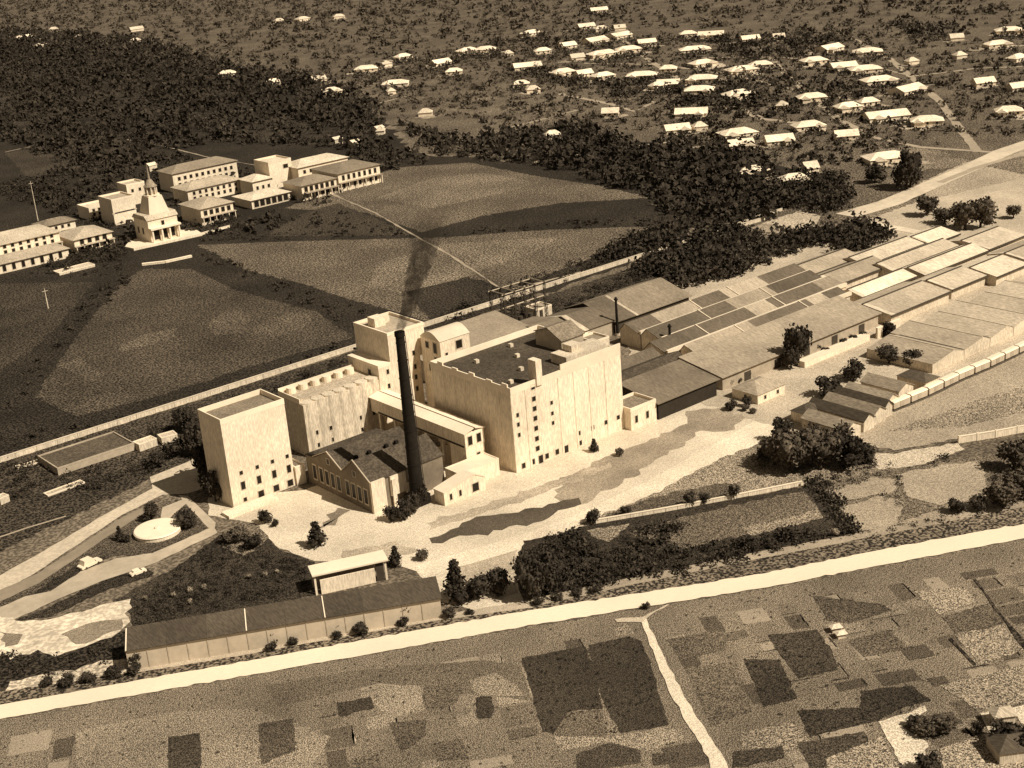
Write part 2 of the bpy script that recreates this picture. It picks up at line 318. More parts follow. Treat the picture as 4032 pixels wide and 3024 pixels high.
# far roads and lanes
LANE = mat('pale_lane', .36, .2, .3)
strip('lane', [U(*p).xy for p in [(3330,850),(3500,800),(3640,740),(3800,670),(3950,600),(4300,480)]], [12,12,11,11,12,12], mat('pale_lane', .55, .15, .3))
strip('lane', [U(*p).xy for p in [(3700,720),(3850,660),(4050,600),(4300,540)]], 4, LANE)
strip('lane', [U(*p).xy for p in [(3360,865),(3420,880),(3560,905),(3640,920)]], 6, mat('pale_lane', .62, .15, .3))
strip('lane', [U(*p).xy for p in [(3430,540),(3620,580),(3900,600)]], 4, LANE)
for pts, wd in [([(500,550),(640,575),(820,620),(1000,650),(1180,710),(1340,780),(1480,840),(1600,910),(1780,1010),(1960,1130)], 1.1),
                ([(1980,510),(2120,475),(2290,430)], 3.0), ([(2590,630),(2680,600),(2760,575)], 3.0), ([(1440,420),(1640,370)], 2.2),
                ([(20,600),(160,570),(330,530)], 1.6), ([(770,475),(900,440),(1010,432)], 2.0), ([(3530,355),(3700,330)], 2),
                ([(2020,1140),(2300,1070)], 1.6), ([(-60,2135),(110,2080),(260,2035)], .8), ([(3080,730),(3180,740),(3280,705)], 4),
                ([(2100,640),(2400,590),(2640,560)], 4), ([(2440,150),(2560,240),(2700,330),(2860,430)], 5), ([(2980,170),(3100,300),(3300,470),(3450,545)], 5), ([(2700,230),(3000,225),(3300,240),(3600,300)], 4), ([(2300,250),(2600,255),(2900,300),(3150,360),(3500,420)], 4.5), ([(3300,120),(3500,230),(3700,400),(3850,600)], 5), ([(3600,300),(3850,270),(4100,260)], 4), ([(2580,400),(2500,440),(2400,410),(2200,370)], 5), ([(2890,420),(3000,470),(3180,490)], 6)]:
    strip('path', [U(*p).xy for p in pts], wd, mat('pale_lane', .34, .2, .3), amp=.25)

# ------------------------------------------------------------------ building kit
def unit_box(name, m): return MB().box(-.5, .5, -.5, .5, -.5, .5).mesh(name, m)
WF = MB().box(-.5, .5, -.5, .5, .42, .5).box(-.5, .5, -.5, .5, -.5, -.42).box(-.5, -.4, -.5, .5, -.42, .42).box(.4, .5, -.5, .5, -.42, .42).mesh('window', FRAME)
WP = unit_box('pane', GLASS)
def window(root, x, y, z, w, h, side='S', bars=True):
    rz = 0 if side in 'SN' else math.pi/2
    o = link('window', WF, root, (x, y, z), (w*1.25, .16, h*1.2), rz)
    p = link('pane', WP, o, (0, 0, 0), (.8, .5, .84)); return o
def gable_prof(y0, y1, ze, zr, yr=None, th=.25):
    yr = (y0+y1)/2 if yr is None else yr
    return [(y0, ze), (yr, zr), (y1, ze), (y1, ze+th), (yr, zr+th), (y0, ze+th)]
def building(name, label, cat, x0, x1, y0, y1, h, roof='flat', rh=2.5, wm=WALL, rm=ROOFM, ridge=None, wins=(), over=.4, par=1.0, group=None, rz=0.0, yend=None, panels=None):
    cx, cy = (x0+x1)/2, (y0+y1)/2; a, b = (x1-x0)/2, (y1-y0)/2
    r = empty(name, (cx, cy, 0), rz, label, cat, group)
    wall = MB()
    if roof == 'flat':
        wall.box(-a, a, -b, b, 0, h-par).build('wall', wm, r)
        t = .35
        MB().box(-a+t, a-t, -b+t, b-t, h-par+.003, h-par+.12).build('roof', rm, r)
        MB().box(-a-.05, a+.05, -b-.05, -b+t, h-par+.003, h).box(-a-.05, a+.05, b-t, b+.05, h-par+.003, h).box(-a-.05, -a+t, -b+t, b-t, h-par+.003, h).box(a-t, a+.05, -b+t, b-t, h-par+.003, h).build('parapet', PARA if wm in (WALL, WALL2) else wm, r)
    elif roof in ('gx', 'gy'):
        ax = 'x' if roof == 'gx' else 'y'; hb, ha = (b, a) if ax == 'x' else (a, b)
        rr = 0 if ridge is None else ridge
        wall.extr([(-hb, 0), (hb, 0), (hb, h), (rr, h+rh), (-hb, h)], -ha, ha, ax).build('wall', wm, r)
        segs = panels or [(0, 1, rm)]
        for (s0, s1, m_) in segs:
            e0 = -ha-(over if s0 == 0 else 0)+2*ha*s0 if s0 == 0 else -ha+2*ha*s0+.004
            e1 = ha+over if s1 == 1 else -ha+2*ha*s1-.004
            sl0 = rh/(hb+rr)*over; sl1 = rh/(hb-rr)*over
            MB().extr([(-hb-over, h-sl0+.02), (rr, h+rh+.02), (hb+over, h-sl1+.02), (hb+over, h-sl1+.22), (rr, h+rh+.22), (-hb-over, h-sl0+.22)], e0, e1, ax).build('roof' if len(segs) == 1 else 'roof_panel', m_, r)
    elif roof == 'hip':
        wall.box(-a, a, -b, b, 0, h).build('wall', wm, r)
        A_, B_ = a+over, b+over; q = min(A_, B_)
        if A_ >= B_: rd = [(-A_+q*.9, 0, h+rh), (A_-q*.9, 0, h+rh)]
        else: rd = [(0, -B_+q*.9, h+rh), (0, B_-q*.9, h+rh)]
        vs = [(-A_, -B_, h+.02), (A_, -B_, h+.02), (A_, B_, h+.02), (-A_, B_, h+.02)]+rd
        fs = [(3, 2, 1, 0)]+([(0, 1, 5, 4), (2, 3, 4, 5), (1, 2, 5), (3, 0, 4)] if A_ >= B_ else [(0, 1, 4), (2, 3, 5), (1, 2, 5, 4), (3, 0, 4, 5)])
        MB().add(vs, fs).build('roof', rm, r)
    for wn in wins:
        side, u, z, ww, wh = wn
        if side == 'S': window(r, u-cx, -b, z, ww, wh, 'S')
        elif side == 'W': window(r, -a, u-cy, z, ww, wh, 'W')
    return r

# ------------------------------------------------------------------ the mill: grain warehouse (big block on the right)
cw = [('S', 240.8, z, 1.35, 1.4) for z in (24.0, 20.4, 17.4, 14.4, 11.3, 8.1, 5.0)]+[('S', 234.4, z, .9, 1.2) for z in (17.4, 14.5, 11.3)]+[('S', 247.3, z, .9, 1.1) for z in (17.2, 13.9, 10.9)]
cw += [('S', x, 4.5, 1.2, 1.3) for x in (257, 262.6, 268.1, 273.2)]+[('S', x, 1.5, 1.3, 1.6) for x in (235.1, 238.7, 244.1, 248.1)]+[('S', 241.7, 1.3, 1.6, 2.4), ('S', 251.7, 1.2, 1.5, 2.2), ('S', 257.3, 1.3, 1.2, 1.4)]
C = building('grain_warehouse', 'tallest long pale warehouse block with a dark sunken roof and a column of small windows', 'warehouse', 232.5, 275.5, 293.5, 331, 26, wm=WALL, rm=ROOFD, par=2.0, wins=cw)
CC = C.location
mb = MB()
for x in (238.0, 250.5, 256.5, 262.5, 269.0): mb.box(x-.35-CC.x, x+.35-CC.x, 293.5-.14-CC.y, 293.5-CC.y-.003, 0, 24)
mb.build('pilaster', WALL, C)
MB().box(242-CC.x, 244.2-CC.x, 293.0-CC.y, 296.4-CC.y, 24.02, 31.5).build('stair_turret', WALL, C)
MB().box(251.5-CC.x, 275.55-CC.x, 293.40-CC.y, 293.78-CC.y, 26.004, 27.6).build('raised_parapet', PARA, C)
MB().box(258-CC.x, 275-CC.x, 298-CC.y, 305-CC.y, 24.13, 27.0).box(262-CC.x, 266-CC.x, 300-CC.y, 304-CC.y, 27.0, 29).build('roof_house', WALL2, C)
MB().extr([(309-CC.y, 24.13), (321-CC.y, 24.13), (321-CC.y, 28.5), (315-CC.y, 30.5), (309-CC.y, 27.5)], 266-CC.x, 275-CC.x).build('roof_house', WALLG, C)
MB().extr([(308.6-CC.y, 27.52), (315-CC.y, 30.55), (321.4-CC.y, 28.4), (321.4-CC.y, 28.65), (315-CC.y, 30.85), (308.6-CC.y, 27.8)], 265.6-CC.x, 275.4-CC.x).build('roof_house_roof', ROOFM, C)
for k in range(7):
    MB().box(-21.5-.12, -21.5-.003, -18.7+5.2*k, -18.7+5.2*k+.5, 0, 24).build('buttress', WALL, C)
for k, (y, hh) in enumerate([(296, .9), (303, .5), (311, .8), (319, .5), (326, .9)]):
    MB().box(-21.56, -21.14, y-1.2-CC.y, y+1.2-CC.y, 26.004, 26+hh).build('rim_block', PARA, C)
for x, y in [(238, 300), (247, 306), (254, 316), (243, 322), (259, 325)]:
    MB().box(x-CC.x, x+1.2-CC.x, y-CC.y, y+1.2-CC.y, 24.13, 25.2).build('roof_vent', WALL2, C)
building('mill_annex', 'low white annex with two dark windows at the right foot of the tallest block', 'annex', 275.6, 286.5, 290.5, 300, 7.2, rm=ROOFM, par=1.0, wins=[('S', 277.9, 3.2, 1.1, 2.2), ('S', 282.6, 3.2, 1.1, 2.2)])
# left block
aw = [('S', x, 1.4, 1.8, 1.9) for x in (173.6, 178.6, 183.3)]+[('S', 168.4, 1.5, 1.0, 1.1)]+[('S', x, 5.8, 1.3, 2.3) for x in (168.4, 173.6, 178.6, 183.5)]+[('S', x, 9.7, 1.0, 1.1) for x in (168.4, 173.6, 178.6, 183.5)]
A = building('rice_mill', 'tall plain white block with four rows of small windows, leftmost of the mill buildings', 'mill', 164.5, 185.0, 337, 349.8, 27, wm=WALL, rm=ROOFM, par=1.6, wins=aw)
building('lean_to', 'low white annex step at the right corner of the leftmost tall block', 'annex', 185.1, 188.2, 336.2, 343, 6.0, rm=ROOFM, par=.5)
MB().box(160, 176, 331.6, 336.0, 0, .9).build('x', WALL); tag(bpy.data.objects['x'], 'low white loading platform at the foot of the leftmost tall block', 'platform'); bpy.data.objects['x'].name = 'loading_platform'
# middle silos with round fronts
B = empty('silo_block', (213, 358, 0), 0, 'pale block of rounded silos between the leftmost block and the elevator tower', 'silos')
MB().box(-14, 14, -6.7, 7, 0, 17).build('wall', WALL2, B)
for i in range(7):
    x = -11.9+i*4.0
    MB().cyl(x, -5.15, 0, 17.3+.12*i, 1.96, 1.96, 20).build('silo', WALL2, B)
MB().box(-13.9, 13.9, -3.3, 6.9, 17.02, 17.6).build('roof', mat('grey_sheet_roof', .42, .2, .5, .1, .15, speck=.2), B)
MB().box(-14.1, 14.1, 6.9, 7.2, 17.02, 19.2).box(-14.1, -13.8, -5, 6.9, 17.02, 18.6).build('parapet', PARA, B)
for i in range(6): MB().cyl(-11+i*4.3, 4.5, 17.6, 19.4, 1.5, 1.4, 12).build('silo_head', PARA, B)
for x, z in [(202.4, 7.2), (207.6, 7.1), (218.4, 7.0), (223.6, 7.0), (202.4, 3.1), (207.9, 3.2), (218.5, 3.0)]:
    window(B, x-213, -6.75, z, 1.1, 1.3)
# elevator tower
T = empty('elevator_tower', (236, 360, 0), 0, 'tall stepped white elevator tower directly behind the smoking chimney', 'tower')
MB().box(-9.2, 7, -9, 8, 0, 20.6).build('wall', WALL, T)
MB().box(-9.25, -4.5, -9.05, 8.05, 20.605, 21.6).build('ledge', PARA, T)
MB().box(-4.5, 9.5, -9, 9.5, 20.61, 30).build('upper_wall', WALL, T)
MB().box(-4.1, 9.1, -8.6, 9.1, 30.003, 30.1).build('roof', ROOFL, T)
MB().box(-4.6, 9.6, -9.1, -8.6, 30.003, 31).box(-4.6, 9.6, 9.1, 9.6, 30.003, 31).box(-4.6, -4.1, -8.6, 9.1, 30.003, 31).box(9.1, 9.6, -8.6, 9.1, 30.003, 31).build('parapet', PARA, T)
MB().box(-2, 2, 1, 5, 30.1, 33).box(2.6, 5, 3, 5.4, 30.1, 32).build('roof_house', WALL, T)
for x, z in [(230.2, 18.8), (230.1, 14.1), (230.1, 7.0), (230.5, 3.1), (240.6, 22.1), (240.7, 17.5), (240.6, 14.0), (240.6, 10.1)]: window(T, x-236, -9, z, .9, 1.5)
MB().box(-12, -9.3, -7, -1, 0, 17.5).build('stair_wing', WALL2, T); window(T, -9.2, -4, 18.6, 1.6, 1.8, 'W')
# machine house with rounded roof
M = empty('machine_house', (249, 345, 0), 0, 'white machine house with a curved roof between the tower and the big block', 'mill')
arc = [(-5+10*k/10, 27.2+2.4*math.sin(math.pi*k/10)) for k in range(11)]
MB().box(-5.8, 5.8, -5, 5, 0, 27.2).build('wall', WALL, M)
MB().extr([(-5.2, 27.21)]+[(a*1.04, z+.02) for a, z in arc]+[(5.2, 27.21)], -6.0, 6.0).build('roof', mat('parapet_paint', .66, .06), M)
for k, (x, z, w_, h_) in enumerate([(1.5, 24.6, 2.4, 2.6), (-3.6, 22.5, .9, 1.2)]): window(M, x, -5, z, w_, h_)
for y, z, w_, h_ in [(-2.2, 24.6, 1.6, 3.2), (1.8, 25.0, 1.6, 2.0), (-2, 20.5, 1.0, 2.0), (1.2, 17.5, 1, 2)]: window(M, -5.8, y, z, w_, h_, 'W')
building('conveyor_house', 'long grey-roofed shed behind the big warehouse block, running up to the steel gantry', 'shed', 262, 309, 372, 398, 7, 'gx', 2.6, WALL2, mat('pale_sheet_roof', .30, .12, .5, .06, .15, speck=.12), ridge=10.5)
# gallery (long bridge building)
G = empty('loading_gallery', (225.9, 327, 0), 0, 'long narrow white gallery in front of the dark side of the tallest block', 'gallery')
MB().box(-3.5, 3.5, -23.6, 23.6, 8.2, 12.6).build('wall', WALL, G)
MB().box(-3.4, 3.4, -23.5, -16, 0, 8.19).build('tower_base', WALL, G)
for k in range(5): MB().box(-3, -2.2, -12+8*k, -11.2+8*k, 0, 8.19).build('pier', WALL2, G); MB().box(2.2, 3, -12+8*k, -11.2+8*k, 0, 8.19).build('pier', WALL2, G)
for s in (-1, 1): MB().extr([(s*3.9, 12.62), (s*.25, 13.5), (s*.25, 13.8), (s*3.9, 12.85)], -23.9, 23.9, 'y').build('roof_slope', PARA, G)
MB().box(-.2, .2, -23.5, 22, 12.62, 13.2).build('roof_slot', STEEL, G)
for x in (-1.7, 1.5): window(G, x, -23.6, 10.2, 1.5, 2.6)
window(G, 1.0, -23.5, 4.4, 1.2, 2.6)
MB().box(-3.56, -3.503, -23, 20, 8.3, 8.9).build('dark_sill', STEEL, G)
# power house: two gabled bays with dark side
P = empty('power_house', (202, 320, 0), 0, 'low dark-roofed boiler house with twin gables below the chimney', 'factory')
WD = mat('dark_wall', .20, .25, .3, .1, .2)  # whole wall darkened after its dark left side
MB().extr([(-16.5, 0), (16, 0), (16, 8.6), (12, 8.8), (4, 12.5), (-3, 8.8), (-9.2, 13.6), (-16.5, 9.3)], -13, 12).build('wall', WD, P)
for s, ys in enumerate([(-16.9, -9.2, 9.08, 13.6), (-9.2, -3.02, 13.6, 8.82), (-2.98, 4, 8.82, 12.5), (4, 12, 12.5, 8.8), (12, 16.4, 8.8, 8.55)]):
    y0, y1, z0, z1 = ys
    MB().extr([(y0, z0+.02), (y1, z1+.02), (y1, z1+.2), (y0, z0+.2)], -13.05, 12.3).build('roof_slope', ROOFD, P)
for y0, y1, z0, z1 in [(-16.9, -9.2, 9.3, 13.9), (-9.15, -3.1, 13.9, 9.1), (-2.9, 4, 9.1, 12.8), (4.05, 12, 12.8, 9.1)]:
    MB().extr([(y0, z0), (y1, z1), (y1, z1+.25), (y0, z0+.25)], -13.3, -12.95).build('verge', mat('parapet_paint', .4, .06), P)
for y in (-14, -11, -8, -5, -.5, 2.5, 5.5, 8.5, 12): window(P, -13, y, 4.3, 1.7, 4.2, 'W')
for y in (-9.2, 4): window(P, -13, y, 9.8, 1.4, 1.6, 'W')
MB().box(-13.1, -8.5, -17.4, -16.52, 0, 9.4).box(-6.6, -1.4, -17.2, -16.52, 3.2, 9.0).build('front_bay', WALL, P)
MB().box(-6.4, -5.2, -17.6, -17.21, 0, 8.2).box(-1.4, -.6, -17.3, -16.52, 0, 5.2).build('front_pier', WALL, P)
for x in (-7.5, -3, 3, 6.5): MB().box(x, x+1, -2, -1, 9.5, 11.2).build('roof_vent', SOOT, P)
# low white workshop in front of the gallery
L1 = building('workshop', 'low white flat-roofed workshop at the front end of the narrow gallery', 'workshop', 214.3, 228.6, 296.5, 303.2, 5.2, wm=WALL, rm=ROOFW, par=.3)
L2 = building('workshop', 'low white gabled workshop with two windows just right of the chimney foot', 'workshop', 205, 219.5, 291.8, 296.4, 3.9, 'gy', 2.0, WALL, ROOFW, wins=[('S', 207.3, 2.1, .8, 1.7), ('S', 210.6, 2.1, .8, 1.7), ('S', 216, 2.0, 2.2, 2.4)], ridge=3.4, over=.15)
# chimney
CHM = empty('factory_chimney', (201.3, 299.2, 0), 0, 'tall soot-black factory chimney giving off dark smoke in front of the mill', 'chimney')
MB().box(-2.6, 2.6, -2.6, 2.6, 0, 3).build('plinth', SOOT, CHM)
MB().cyl(0, 0, 3.003, 49, 2.05, 1.2, 28).build('shaft', SOOT, CHM)
MB().cyl(0, 0, 49.003, 50.2, 1.42, 1.42, 28, False).cyl(0, 0, 49.003, 50.2, 1.0, 1.0, 28, False).build('rim', SOOT, CHM)
for k in range(9): MB().cyl(0, 0, 7+5*k, 7.25+5*k, 2.09-.0925*(1+k)+.08, 2.08-.0925*(1+k)+.08, 28).build('band', SOOT, CHM)
mb = MB().bar((1.5, -1.75, 3), (.9, -1.1, 49), .09).bar((1.8, -1.5, 3), (1.15, -.9, 49), .09)
mb.build('ladder', STEEL, CHM)
# smoke
sm = bpy.data.materials.new('coal_smoke'); sm.use_nodes = True; t = sm.node_tree; t.nodes.clear()
vo = t.nodes.new('ShaderNodeVolumePrincipled'); ou = t.nodes.new('ShaderNodeOutputMaterial'); t.links.new(vo.outputs[0], ou.inputs['Volume'])
vo.inputs['Color'].default_value = (.10, .08, .06, 1); vo.inputs['Anisotropy'].default_value = 0
tc = t.nodes.new('ShaderNodeTexCoord'); nn = t.nodes.new('ShaderNodeTexNoise'); nn.inputs['Scale'].default_value = .55; nn.inputs['Detail'].default_value = 4
sx = t.nodes.new('ShaderNodeSeparateXYZ'); t.links.new(tc.outputs['Object'], nn.inputs['Vector']); t.links.new(tc.outputs['Object'], sx.inputs[0])
r1 = t.nodes.new('ShaderNodeMapRange'); r1.inputs[1].default_value = 0; r1.inputs[2].default_value = 31; r1.inputs[3].default_value = .8; r1.inputs[4].default_value = .0
r2 = t.nodes.new('ShaderNodeMapRange'); r2.inputs[1].default_value = .38; r2.inputs[2].default_value = .6; r2.inputs[3].default_value = .15; r2.inputs[4].default_value = 1
t.links.new(sx.outputs['Z'], r1.inputs[0]); t.links.new(nn.outputs[0], r2.inputs[0])
mm = t.nodes.new('ShaderNodeMath'); mm.operation = 'MULTIPLY'; t.links.new(r1.outputs[0], mm.inputs[0]); t.links.new(r2.outputs[0], mm.inputs[1]); t.links.new(mm.outputs[0], vo.inputs['Density'])
bm = bmesh.new(); path = []
for k in range(21):
    s = k/20; path.append(((15*s, -2.0*s, 34*s**1.15), 1.15+4.2*s))
rings = []
for k, (p, r) in enumerate(path):
    rr = []
    for j in range(14):
        a = 2*math.pi*j/14; q = r*(1+.16*math.sin(3*a+k*.9)+.1*math.sin(5*a-k*1.7))
        rr.append(bm.verts.new((p[0]+q*math.cos(a), p[1]+q*math.sin(a), p[2])))
    rings.append(rr)
for a, b in zip(rings, rings[1:]):
    for j in range(14): bm.faces.new((a[j], a[(j+1) % 14], b[(j+1) % 14], b[j]))
bm.faces.new(rings[0][::-1]); bm.faces.new(rings[-1])
me = bpy.data.meshes.new('smoke_plume'); bm.to_mesh(me); bm.free(); me.materials.append(sm)
tag(link('smoke_plume', me, None, (201.3, 299.2, 50.3)), 'dark plume of smoke drifting up and right from the factory chimney', 'smoke')

# ------------------------------------------------------------------ sheds right of and behind the mill
LT = lambda v: mat('sheet_roof', v, .14, .9, .08, .16, speck=.2, streak=(1.6, .2, .3))
building('shed', 'dark-fronted shed with a grey sloping roof beside the white annex', 'shed', 287.2, 313.5, 290.3, 309, 5.6, 'gx', 2.6, mat('open_front_shade', .035, .2), LT(.17), ridge=7.5, over=.9)  # near-black wall colour stands in for shade in the open front
building('shed', 'narrow shed with a nearly black roof against the right end of the tallest block', 'shed', 293, 321, 310.5, 318.6, 6.0, 'gx', 1.6, WALLG, ROOFD)
building('shed', 'small dark-roofed shed behind the nearly black roof', 'shed', 296, 318, 319.6, 327, 6.2, 'gx', 1.8, WALLG, LT(.13))
building('boiler_shed', 'grey sheds with flat pale edge right behind the raised parapet', 'shed', 303, 319, 345, 353, 7.5, rm=LT(.24), wm=WALL2, par=.8)
building('shed', 'long grey gabled shed with a black shaded front, nearest the boundary wall', 'shed', 337, 376, 361, 388, 4.8, 'gx', 4.2, mat('open_front_shade', .06, .2), LT(.24), over=1.0, ridge=2, panels=[(0, .26, LT(.13)), (.26, .29, LT(.45)), (.29, 1, LT(.24))])  # wall colour carries the shade under the eave and open front
building('shed', 'short shed with white gable edge left of the long grey gabled shed', 'shed', 322, 336, 361, 384, 5.5, 'gx', 3, WALLG, LT(.15), over=.6, panels=[(0, .12, LT(.5)), (.12, 1, LT(.15))])
building('shed', 'grey low-roofed shed in front of the steel gantry', 'shed', 308, 321, 361, 388, 5.5, 'gx', 2.4, WALLG, LT(.22), over=.5)
building('pump_house', 'small pale pump house between the gantry and the boundary wall', 'hut', 331, 339, 398, 405, 4, rm=LT(.3), wm=WALL2, par=.5)
building('store_house', 'low pale flat shed right under the back corner of the tallest block', 'shed', 305, 323, 354.5, 360, 5, rm=LT(.38), wm=WALL2, par=.6)
def rowpanels(n, tones, seed):
    rnd = random.Random(seed); ws = [rnd.uniform(.5, 2.2) for _ in range(n)]; cuts = [sum(ws[:i])/sum(ws) for i in range(n)]+[1]
    return [(cuts[i], cuts[i+1], LT(tones[i % len(tones)])) for i in range(n) if cuts[i+1]-cuts[i] > .02]
def fix(p):                                            # keep panels butted end to end
    q = []; last = 0
    for i, (a, b, m_) in enumerate(p): q.append((last, b if i < len(p)-1 else 1, m_)); last = b
    return q
building('warehouse_row', 'fourth long warehouse roof from the front, patched dark and pale', 'warehouse', 331, 424, 342, 352, 5.2, 'gx', 2.6, WALL2, LT(.3), ridge=2.5, over=.25, panels=fix(rowpanels(5, [.13, .34, .12, .42, .14, .38], 3)))
building('warehouse_row', 'third long warehouse roof from the front, mostly dark', 'warehouse', 331, 420, 331.2, 341.4, 5.2, 'gx', 2.6, WALL2, LT(.3), ridge=2.5, over=.25, panels=fix(rowpanels(4, [.11, .12, .30, .10, .36], 5)))
building('warehouse_row', 'second long warehouse roof from the front, dark left end', 'warehouse', 322, 418, 320.2, 330.6, 5.2, 'gx', 2.6, WALL2, LT(.3), ridge=2.5, over=.25, panels=fix(rowpanels(5, [.11, .13, .40, .13, .26], 8)))
building('warehouse_row', 'narrow pale and grey warehouse roof directly behind the wide front warehouse', 'warehouse', 328, 410, 312, 319.6, 5.2, 'gx', 2.0, WALL2, LT(.3), ridge=2, over=.2, panels=fix(rowpanels(4, [.34, .15, .44, .13, .3], 2)))
WH = building('warehouse', 'wide front warehouse with a broad plain pale roof beside the yard', 'warehouse', 318, 399.5, 291.8, 311.5, 4.8, 'gx', 2.8, WALLG, LT(.33), ridge=8.5, over=1.0)
for x in (330, 345, 360, 375, 390): MB().box(x-358.75-1.6, x-358.75+1.6, -9.95, -9.86, 0, 3.2).build('door', STEEL, WH)
PALE = [(402.5, 437.5, 288.5, 308, 'pale wide shed roof right of the wide front warehouse, with a white gable edge', .36), (414, 447, 309.5, 320, 'brightest white flat-looking shed roof among the right sheds', .74),
        (424, 458, 343, 357, 'pale shed roof at the edge of the dark grove behind the warehouses', .33), (422, 455, 326.5, 341, 'grey-pale shed roof between the grove and the bright white roof', .30),
        (449, 487, 334, 347, 'long pale shed roof in the back row by the lane', .50), (488, 508, 331, 346, 'short white shed roof at the end of the back row', .62),
        (448, 492, 321, 332.5, 'wide pale shed roof behind the bright white roof', .42), (440, 462, 289, 306, 'pale shed roof second from the right warehouse edge', .42),
        (463, 484, 285, 303, 'pale square shed roof toward the right edge of the works', .50), (450, 492, 307.5, 319.5, 'long white-grey shed roof above the pale square roof', .55),
        (494, 520, 308, 328, 'outermost pale shed roof below the country lane', .45), (487, 512, 284, 304, 'greyish shed roof at the far right of the works', .34)]
for x0, x1, y0, y1, lb, v in PALE:
    building('shed', lb, 'shed', x0, x1, y0, y1, 3.9, 'gx', 1.7, WALL2, LT(min(.8, v*1.2)), over=.4, ridge=(y1-y0)*.12, panels=[(0, .05, LT(.6)), (.05, 1, LT(min(.8, v*1.2)))])
# saw-tooth sheds with ridges across
ORD = ['leftmost', 'second', 'third', 'fourth', 'fifth', 'rightmost']
for k, (x0, x1, v) in enumerate([(370.5, 388, .26), (388.3, 403, .30), (403.3, 417, .33), (417.3, 431, .36), (431.3, 446, .33), (446.3, 463, .38)]):
    b = building('sawtooth_shed', ('%s of the six parallel grey roof bays lying across the right side of the works' % ORD[k]) if k in (0, 5) else ('%s from the left of the six parallel roof bays on the right' % ORD[k]), 'shed', x0, x1, 249.5, 275+1.5*(k > 0)+(k % 2)*2, 3.0, 'gy', 1.7, WALL2, LT(v*1.3), ridge=3.2, over=.02, group='parallel roof bays at the right of the works')
building('gate_wall', 'short white wall with a dark arched gateway at the end of the yard', 'wall', 388, 401, 283.5, 284.3, 4, wm=WALL, rm=ROOFL, par=.4, wins=[('S', 392, 1.6, 2.6, 3.0), ('S', 397.5, 1.4, 1.6, 2.2)])
for x0, x1, y0, y1, h, ro, v, lb in [
 (308.5, 315.5, 236, 252, 3.6, 'gy', .30, 'pale shed nearest the dark tree cluster, lying across'),
 (317.5, 322.5, 236.5, 257, 3.6, 'gy', .07, 'narrow black-roofed shed beside the pale shed'),
 (323.6, 329.5, 237.5, 256, 3.6, 'gy', .24, 'grey-roofed shed between two black-roofed sheds'),
 (330.2, 334.0, 238.5, 257, 3.6, 'gy', .08, 'second narrow black-roofed shed, behind the white perimeter wall'),
 (335.0, 340.5, 241, 257, 3.4, 'gy', .34, 'pale low shed behind the first white wall panels'),
 (343.5, 351, 243, 257, 3.6, 'gy', .26, 'grey shed behind the middle white wall panels'),
 (354.5, 361.5, 241, 251.5, 3.6, 'hip', .10, 'small dark hipped roof behind the white wall'),
 (312, 320, 253, 259, 3.2, 'hip', .08, 'small dark hipped shed at the edge of the yard')]:
    building('shed', lb, 'shed', x0, x1, y0, y1, h, ro, 1.8, WALL2, LT(v), over=.35)
building('bungalow', 'small pale hipped house standing alone in the yard before the wide warehouse', 'house', 315.5, 328.5, 275, 285.5, 3.2, 'hip', 2.4, WALL, LT(.36), wins=[('S', 319, 1.6, 1, 1.2), ('S', 325, 1.6, 1, 1.2), ('W', 280, 1.6, 1, 1.2)])
# ramp huts and things in front of the warehouse
building('loading_dock', 'long low white loading dock along the front of the wide warehouse', 'dock', 350, 385, 284.5, 287.5, 2.2, wm=WALL, rm=ROOFW, par=.2)
GUT = mat('pale_gutter', .66, .1)
for o in [q for q in COL.objects if q.name.startswith('warehouse_row')]:
    L_ = {'fourth': 93, 'third': 89, 'second': 96, 'narrow': 82}[o['label'].split()[0]]; hb = {'fourth': 5, 'third': 5.1, 'second': 5.2, 'narrow': 3.8}[o['label'].split()[0]]
    MB().box(-L_/2-.2, L_/2+.2, -hb-.62, -hb+.35, 5.25, 6.6).build('gutter_wall', GUT, o)
    rg, zr = (2.0, 7.2) if hb < 4 else (2.5, 7.8)
    for k in range(1, 3):
        u = -L_/2+L_*(k+random.uniform(-.35, .35))/3
        MB().extr([(-hb+.36, 5.3), (rg, zr), (hb-.1, 5.25), (hb-.1, 5.75), (rg, zr+.5), (-hb+.36, 5.85)], u-.22, u+.22).build('rib', GUT, o)
DKG = mat('gutter_and_eave_shade', .07, .1); RCP = mat('ridge_cap', .5, .1)  # dark tone shared by valley gutters, ridge caps and painted eave shade
for o in [q for q in COL.objects if q.name.startswith('sawtooth_shed')]:
    ch = [c for c in o.children if c.name.startswith('roof')][0]; d_ = ch.dimensions
    hx, hy = d_.x/2, d_.y/2
    MB().box(hx-.75, hx+.25, -hy+.5, hy-.5, 3.0, 3.42).build('valley_gutter', DKG, o)
    MB().box(2.9, 3.5, -hy+.3, hy-.3, 4.7, 5.05).build('ridge_cap', RCP, o)
for o in [q for q in COL.objects if q.type == 'EMPTY' and q.get('category') == 'shed' and q.location.x > 402 and q.location.y > 284]:
    pn = [c for c in o.children if c.name.startswith('roof')]; hx = max(abs(v[0]) for c in pn for v in c.bound_box); hy = max(abs(v[1]) for c in pn for v in c.bound_box)
    MB().box(-hx, hx, -hy-.35, -hy-.003, 3.3, 3.95).build('eave_shade', DKG, o)  # thin dark strip stands in for the eave shadow
    rg = hy*.24 if False else (hy-.4)*2*.12
    MB().box(-hx, hx, rg-.35, rg+.35, 5.72, 6.0).build('ridge_cap', DKG, o)
